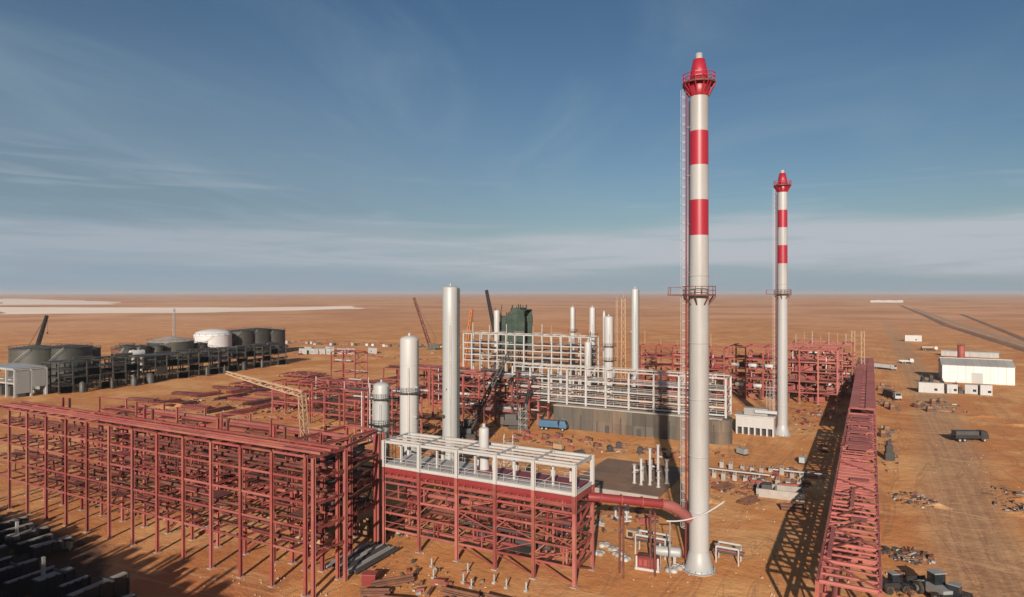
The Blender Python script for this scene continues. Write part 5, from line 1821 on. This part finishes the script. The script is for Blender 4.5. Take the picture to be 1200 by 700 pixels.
# pipes heaped under the link rack
for k in range(6):
    x = -70 + 1.05 * k
    bundle(x + .3, 77.0 + .4 * (k % 2), math.pi / 2 + .04, 11, 2, 'dgrey' if k % 2 else 'grey', 'long dark pipe pair', 'long dark pipe pairs', 'under the short link rack', 'pipe')
for k, (x, y, d) in enumerate(((-71.6, 86.5, 1.5), (-73.6, 85.6, 1.3), (-70.4, 93.5, 1.6), (-75.2, 92.6, 1.3), (-71.5, 97, 1.2))):
    t = empty('cable_drum', 'x', 'cable drum', (x, y, 0), r_.random())
    MB().tube([(0, -.55, d), (0, -.42, d)], d, 22).obj('flange', M['wood'], t)
    MB().tube([(0, .42, d), (0, .55, d)], d, 22).obj('flange', M['wood'], t)
    MB().tube([(0, -.42, d), (0, .42, d)], d * .72, 22).obj('cable', M['black'], t)
    clutter(t, 'cable drum', 'cable drums', 'in the shade behind the short link rack', x, y)

# ---------------------------------------------------------------- grey topped duct sections in the bottom left corner
rm = random.Random(23)
for j, (y0, n, x0) in enumerate(((46.0, 13, -133), (56.5, 8, -140))):
    for i in range(n):
        x = x0 + (4.4 if j == 0 else 4.3) * i + rm.random() * 1.6
        y = y0 + rm.random() * 4.0 - 2
        L_ = 3.5 + 5.0 * rm.random() if j == 0 else 4 + 2 * rm.random()
        h = (6.9 - .42 * (y + L_ / 2 - 45)) * (.45 + .6 * rm.random())
        w = .28 + .42 * rm.random() ** 2
        h = max(2.0, h)
        rz = .16 * (rm.random() - .5)
        t = empty('duct_section', 'x', 'duct section', (x, y, 0), rz)
        MB().box((-w, -L_ / 2, .5), (w, L_ / 2, h)).obj('casing', M['black'], t)
        for k in range(5):
            v = -L_ / 2 + (L_ - .2) * k / 4
            MB().box((-w - .12, v, .45), (w + .12, v + .2, h + .14)).obj('stiffener', M['black'], t)
        MB().box((-w + .05, -L_ / 2 + .21, h + .0), (w - .05, L_ / 2 - .21, h + .2)).obj('top_plate', M['conc'], t)
        for u in (-w + .13, w - .13):
            for v in (-L_ / 2 + .4, L_ / 2 - .4):
                MB().box((u - .12, v - .15, 0), (u + .12, v + .15, .5)).obj('foot', M['dgrey'], t)
        if (i + j) % 3 == 0:
            MB().box((-.2, -L_ * .3, h + .2), (.2, -L_ * .3 + .35, h + 1.2 + 1.6 * rm.random())).obj('stub_post', M['grey'], t)
        if i % 2:
            MB().box((-w - .6, L_ * .1, h + .21), (w + 1.2, L_ * .1 + .25, h + .45)).obj('cross_bar', M['dgrey'], t)
        clutter(t, 'grey topped duct section', 'grey topped duct sections', ('in the front row' if j == 0 else 'in the back row') + ', bottom left', x, y)
# added clad block, unseen outside the frame, invented to shade that corner
t = empty('shade_blocker', 'added unseen dark clad block beyond the lower left edge casting shade on the corner', 'building', (-93, 0, 0))
for i in range(14):
    x = -40 + 5.6 * i
    h = 21.4 + [0, .8, -.6, .3, 1.2, -.4, .5, 0, -.9, .7, 0, .4, -.5, .2][i]
    MB().box((x + .05, 0, .2), (x + 5.5, 3.5, h)).obj('wall_panel', M['dgrey'], t)
    for y in (.2, 3.3):
        MB().box((x - .3, y - .2, h), (x + .3 , y + .2, h + 2.2 + (i * 7 % 3) * .5)).obj('shade_spike', M['red'], t)  # added posts that give the cast shadow its spiky edge
    MB().box((x + 1.6, .3, h), (x + 3.2, 2.8, h + 1.2 + (i * 5 % 4) * .35)).obj('roof_unit', M['dgrey'], t)

# ---------------------------------------------------------------- right hand yard
for k, (x, y, rz) in enumerate(((4.6, 118.1, .4), (6.4, 117.0, -.3), (4.0, 116.2, .1), (7.4, 150.9, .6), (9.0, 150.2, .2), (26.1, 163.9, .8), (23.3, 151.0, .3), (25.4, 152.6, .9), (4.2, 186, .4))):
    zone = 'right of the near pipe rack' if x < 12 else 'at the right edge beyond the road'
    t = empty('scrap_pile', 'x', 'scrap pile', (x, y, 0), rz)
    for q_ in range(7):
        a = r_.random() * 6.28
        p0 = (1.2 * math.cos(a) * r_.random(), .8 * math.sin(a), .08 + .08 * q_)
        member(t, 'plank', p0, (p0[0] + 1.6 * math.cos(a * 2), p0[1] + 1.6 * math.sin(a * 2), .12 + .1 * q_), .22, .12, r_.choice(['rust', 'wood', 'white', 'dgrey', 'conc']), 'box')
    MB().box((-.5, -.4, 0), (.5, .4, .55)).obj('crate', M[r_.choice(['wood', 'white', 'rust'])], t)
    clutter(t, 'low scrap pile', 'low scrap piles', zone, x, y)
t = empty('dark_stack', 'tall narrow black stack of tarped goods beside the pipe rack', 'stack', (4.0, 183.0, 0), .2)
MB().box((-1.0, -.8, 0), (1.0, .8, 1.9)).obj('lower_bale', M['black'], t)
MB().box((-.8, -.7, 1.92), (.7, .7, 3.6)).obj('upper_bale', M['black'], t)
MB().box((-.5, -.5, 3.62), (.4, .5, 4.6)).obj('top_bale', M['black'], t)
for k, (x, y) in enumerate(((14.8, 272), (15.6, 276), (20.2, 283), (22.6, 286), (18, 264), (3.8, 312), (5.0, 322), (5.4, 268), (7, 262), (3.4, 212), (4.6, 219))):
    t = empty('crate_stack', 'x', 'crate stack', (x, y, 0), r_.random())
    MB().box((-1.4, -.8, 0), (.2, .8, 1.1)).obj('crate', M['rust'], t)
    MB().box((.25, -.7, 0), (1.5, .8, .8)).obj('crate', M['dgrey'], t)
    MB().box((-1.2, -.6, 1.12), (0, .6, 1.9)).obj('crate', M['wood'], t)
    clutter(t, 'dark crate stack', 'dark crate stacks', 'left of the road' if x < 10 else 'before the container row', x, y)


# ---------------------------------------------------------------- loose building debris nobody could count
def rubble(mk, areas, s0, s1, seed):
    b = MB(); r = random.Random(seed)
    for (x0, y0, rx, ry, n) in areas:
        for _ in range(n):
            a = r.random() * 6.28; q = r.random() ** .6
            x, y = x0 + math.cos(a) * rx * q, y0 + math.sin(a) * ry * q
            s = s0 + (s1 - s0) * r.random() ** 2.5
            l, w, h = s * (.5 + 2.2 * r.random() ** 2), s * .5, s * (.25 + .5 * r.random())
            an = r.random() * 3.14; ca, sa = math.cos(an), math.sin(an)
            m = [(x + (u * l * ca - v * w * sa), y + (u * l * sa + v * w * ca), z * h) for u, v, z in
                 ((-.5, -.5, -.05), (.5, -.5, -.05), (.5, .5, -.05), (-.5, .5, -.05), (-.5, -.5, .9), (.5, -.5, 1.0), (.5, .5, 1.0), (-.5, .5, .8))]
            b.add(m, BOXF)
    tag(b.obj('rubble', M[mk]), kind='stuff')


YARD = [(-40, 112, 9, 8, 40), (-22, 146, 9, 10, 110), (-18, 158, 8, 6, 60), (-66, 164, 22, 7, 60), (-40, 165, 12, 8, 40), (-52, 76, 14, 5, 40), (-70, 92, 8, 6, 60),
        (5, 117.5, 3.5, 3, 70), (7.5, 150, 4, 5, 60), (3.5, 105, 2, 6, 30), (4, 200, 2.5, 30, 50), (6, 290, 4, 40, 60), (24, 158, 4, 12, 40), (22, 275, 8, 12, 40),
        (28, 330, 10, 10, 50), (-200, 165, 40, 40, 200), (-150, 175, 40, 30, 160), (-110, 165, 18, 14, 120), (-120, 76, 40, 4, 60), (-26, 215, 12, 12, 40), (-15, 240, 10, 18, 60),
        (-290, 330, 60, 20, 120), (-360, 400, 70, 20, 120), (-240, 350, 60, 40, 100)]
rubble('dgrey', [(a, b_, c, d, int(n * .5)) for a, b_, c, d, n in YARD], .18, .95, 1)
rubble('rust', [(a, b_, c, d, int(n * .6)) for a, b_, c, d, n in YARD], .18, 1.0, 2)
rubble('lgrey', [(a, b_, c, d, int(n * .35)) for a, b_, c, d, n in YARD], .15, .8, 3)
rubble('wood', [(a, b_, c, d, int(n * .5)) for a, b_, c, d, n in YARD], .18, 1.0, 4)
rubble('red', [(a, b_, c, d, int(n * .6)) for a, b_, c, d, n in YARD if a < 0], .2, 1.6, 5)

# scaffold towers and generators dotted about the works
for k, (x, y, h) in enumerate(((-78, 120, 9), (-96, 120, 12), (-72, 132, 8), (-104, 165, 10), (-88, 170, 8), (-120, 190, 14), (-30, 240, 10), (-52, 246, 9))):
    t = empty('scaffold_tower', 'x', 'scaffold', (x, y, 0), .2 * k)
    b = MB()
    for sx in (-1, 1):
        for sy in (-.7, .7):
            b.bar((sx, sy, 0), (sx, sy, h), .1)
    b.obj('standard', M['tan' if k % 2 else 'galv'], t)
    b = MB(); z = 2
    while z < h:
        for sy in (-.7, .7):
            b.bar((-1, sy, z), (1, sy, z), .08); b.bar((-1, sy, z - 1.9), (1, sy, z), .06)
        for sx in (-1, 1):
            b.bar((sx, -.7, z), (sx, .7, z), .08)
        z += 2
    b.obj('ledger', M['galv'], t)
    MB().box((-1, -.65, h - 1.1), (1, .65, h - 1.02)).obj('deck_board', M['wood'], t)
    clutter(t, 'thin scaffold tower', 'thin scaffold towers', 'among the middle racks', x, y)
for k, (x, y) in enumerate(((-33.6, 104.5), (-44, 101), (-62.5, 150.5), (-14, 170), (-10.5, 185), (-28, 172), (-70, 155))):
    t = empty('generator', 'x', 'generator', (x, y, 0), .5 * k)
    MB().box((-1.3, -.6, .35), (1.3, .6, 1.6)).obj('housing', M[('tan', 'grey', 'dgrey', 'lgrey', 'rust', 'grey', 'tan')[k]], t)
    MB().box((-1.5, -.7, .12), (1.5, .7, .35)).obj('skid', M['black'], t)
    MB().tube([(.8, 0, 1.6), (.8, 0, 2.1)], .09, 8).obj('exhaust', M['dgrey'], t)
    MB().box((-1.0, -.63, .6), (-.2, -.602, 1.3)).obj('grille', M['black'], t)
    clutter(t, 'small skid generator', 'small skid generators', 'on the open yard sand', x, y)

label_clutter()

# ---------------------------------------------------------------- thin desert haze
hz = bpy.data.materials.new('desert_haze')
hz.use_nodes = True
hn = hz.node_tree
hn.nodes.remove(hn.nodes['Principled BSDF'])
pv = hn.nodes.new('ShaderNodeVolumePrincipled')
pv.inputs['Color'].default_value = (.88, .90, .95, 1)
pv.inputs['Density'].default_value = 6.5e-5
pv.inputs['Anisotropy'].default_value = .1
hn.links.new(pv.outputs[0], hn.nodes['Material Output'].inputs['Volume'])
tag(MB().box((-61000, -61000, -1.0), (61000, 61000, 79)).obj('haze', hz), kind='stuff')
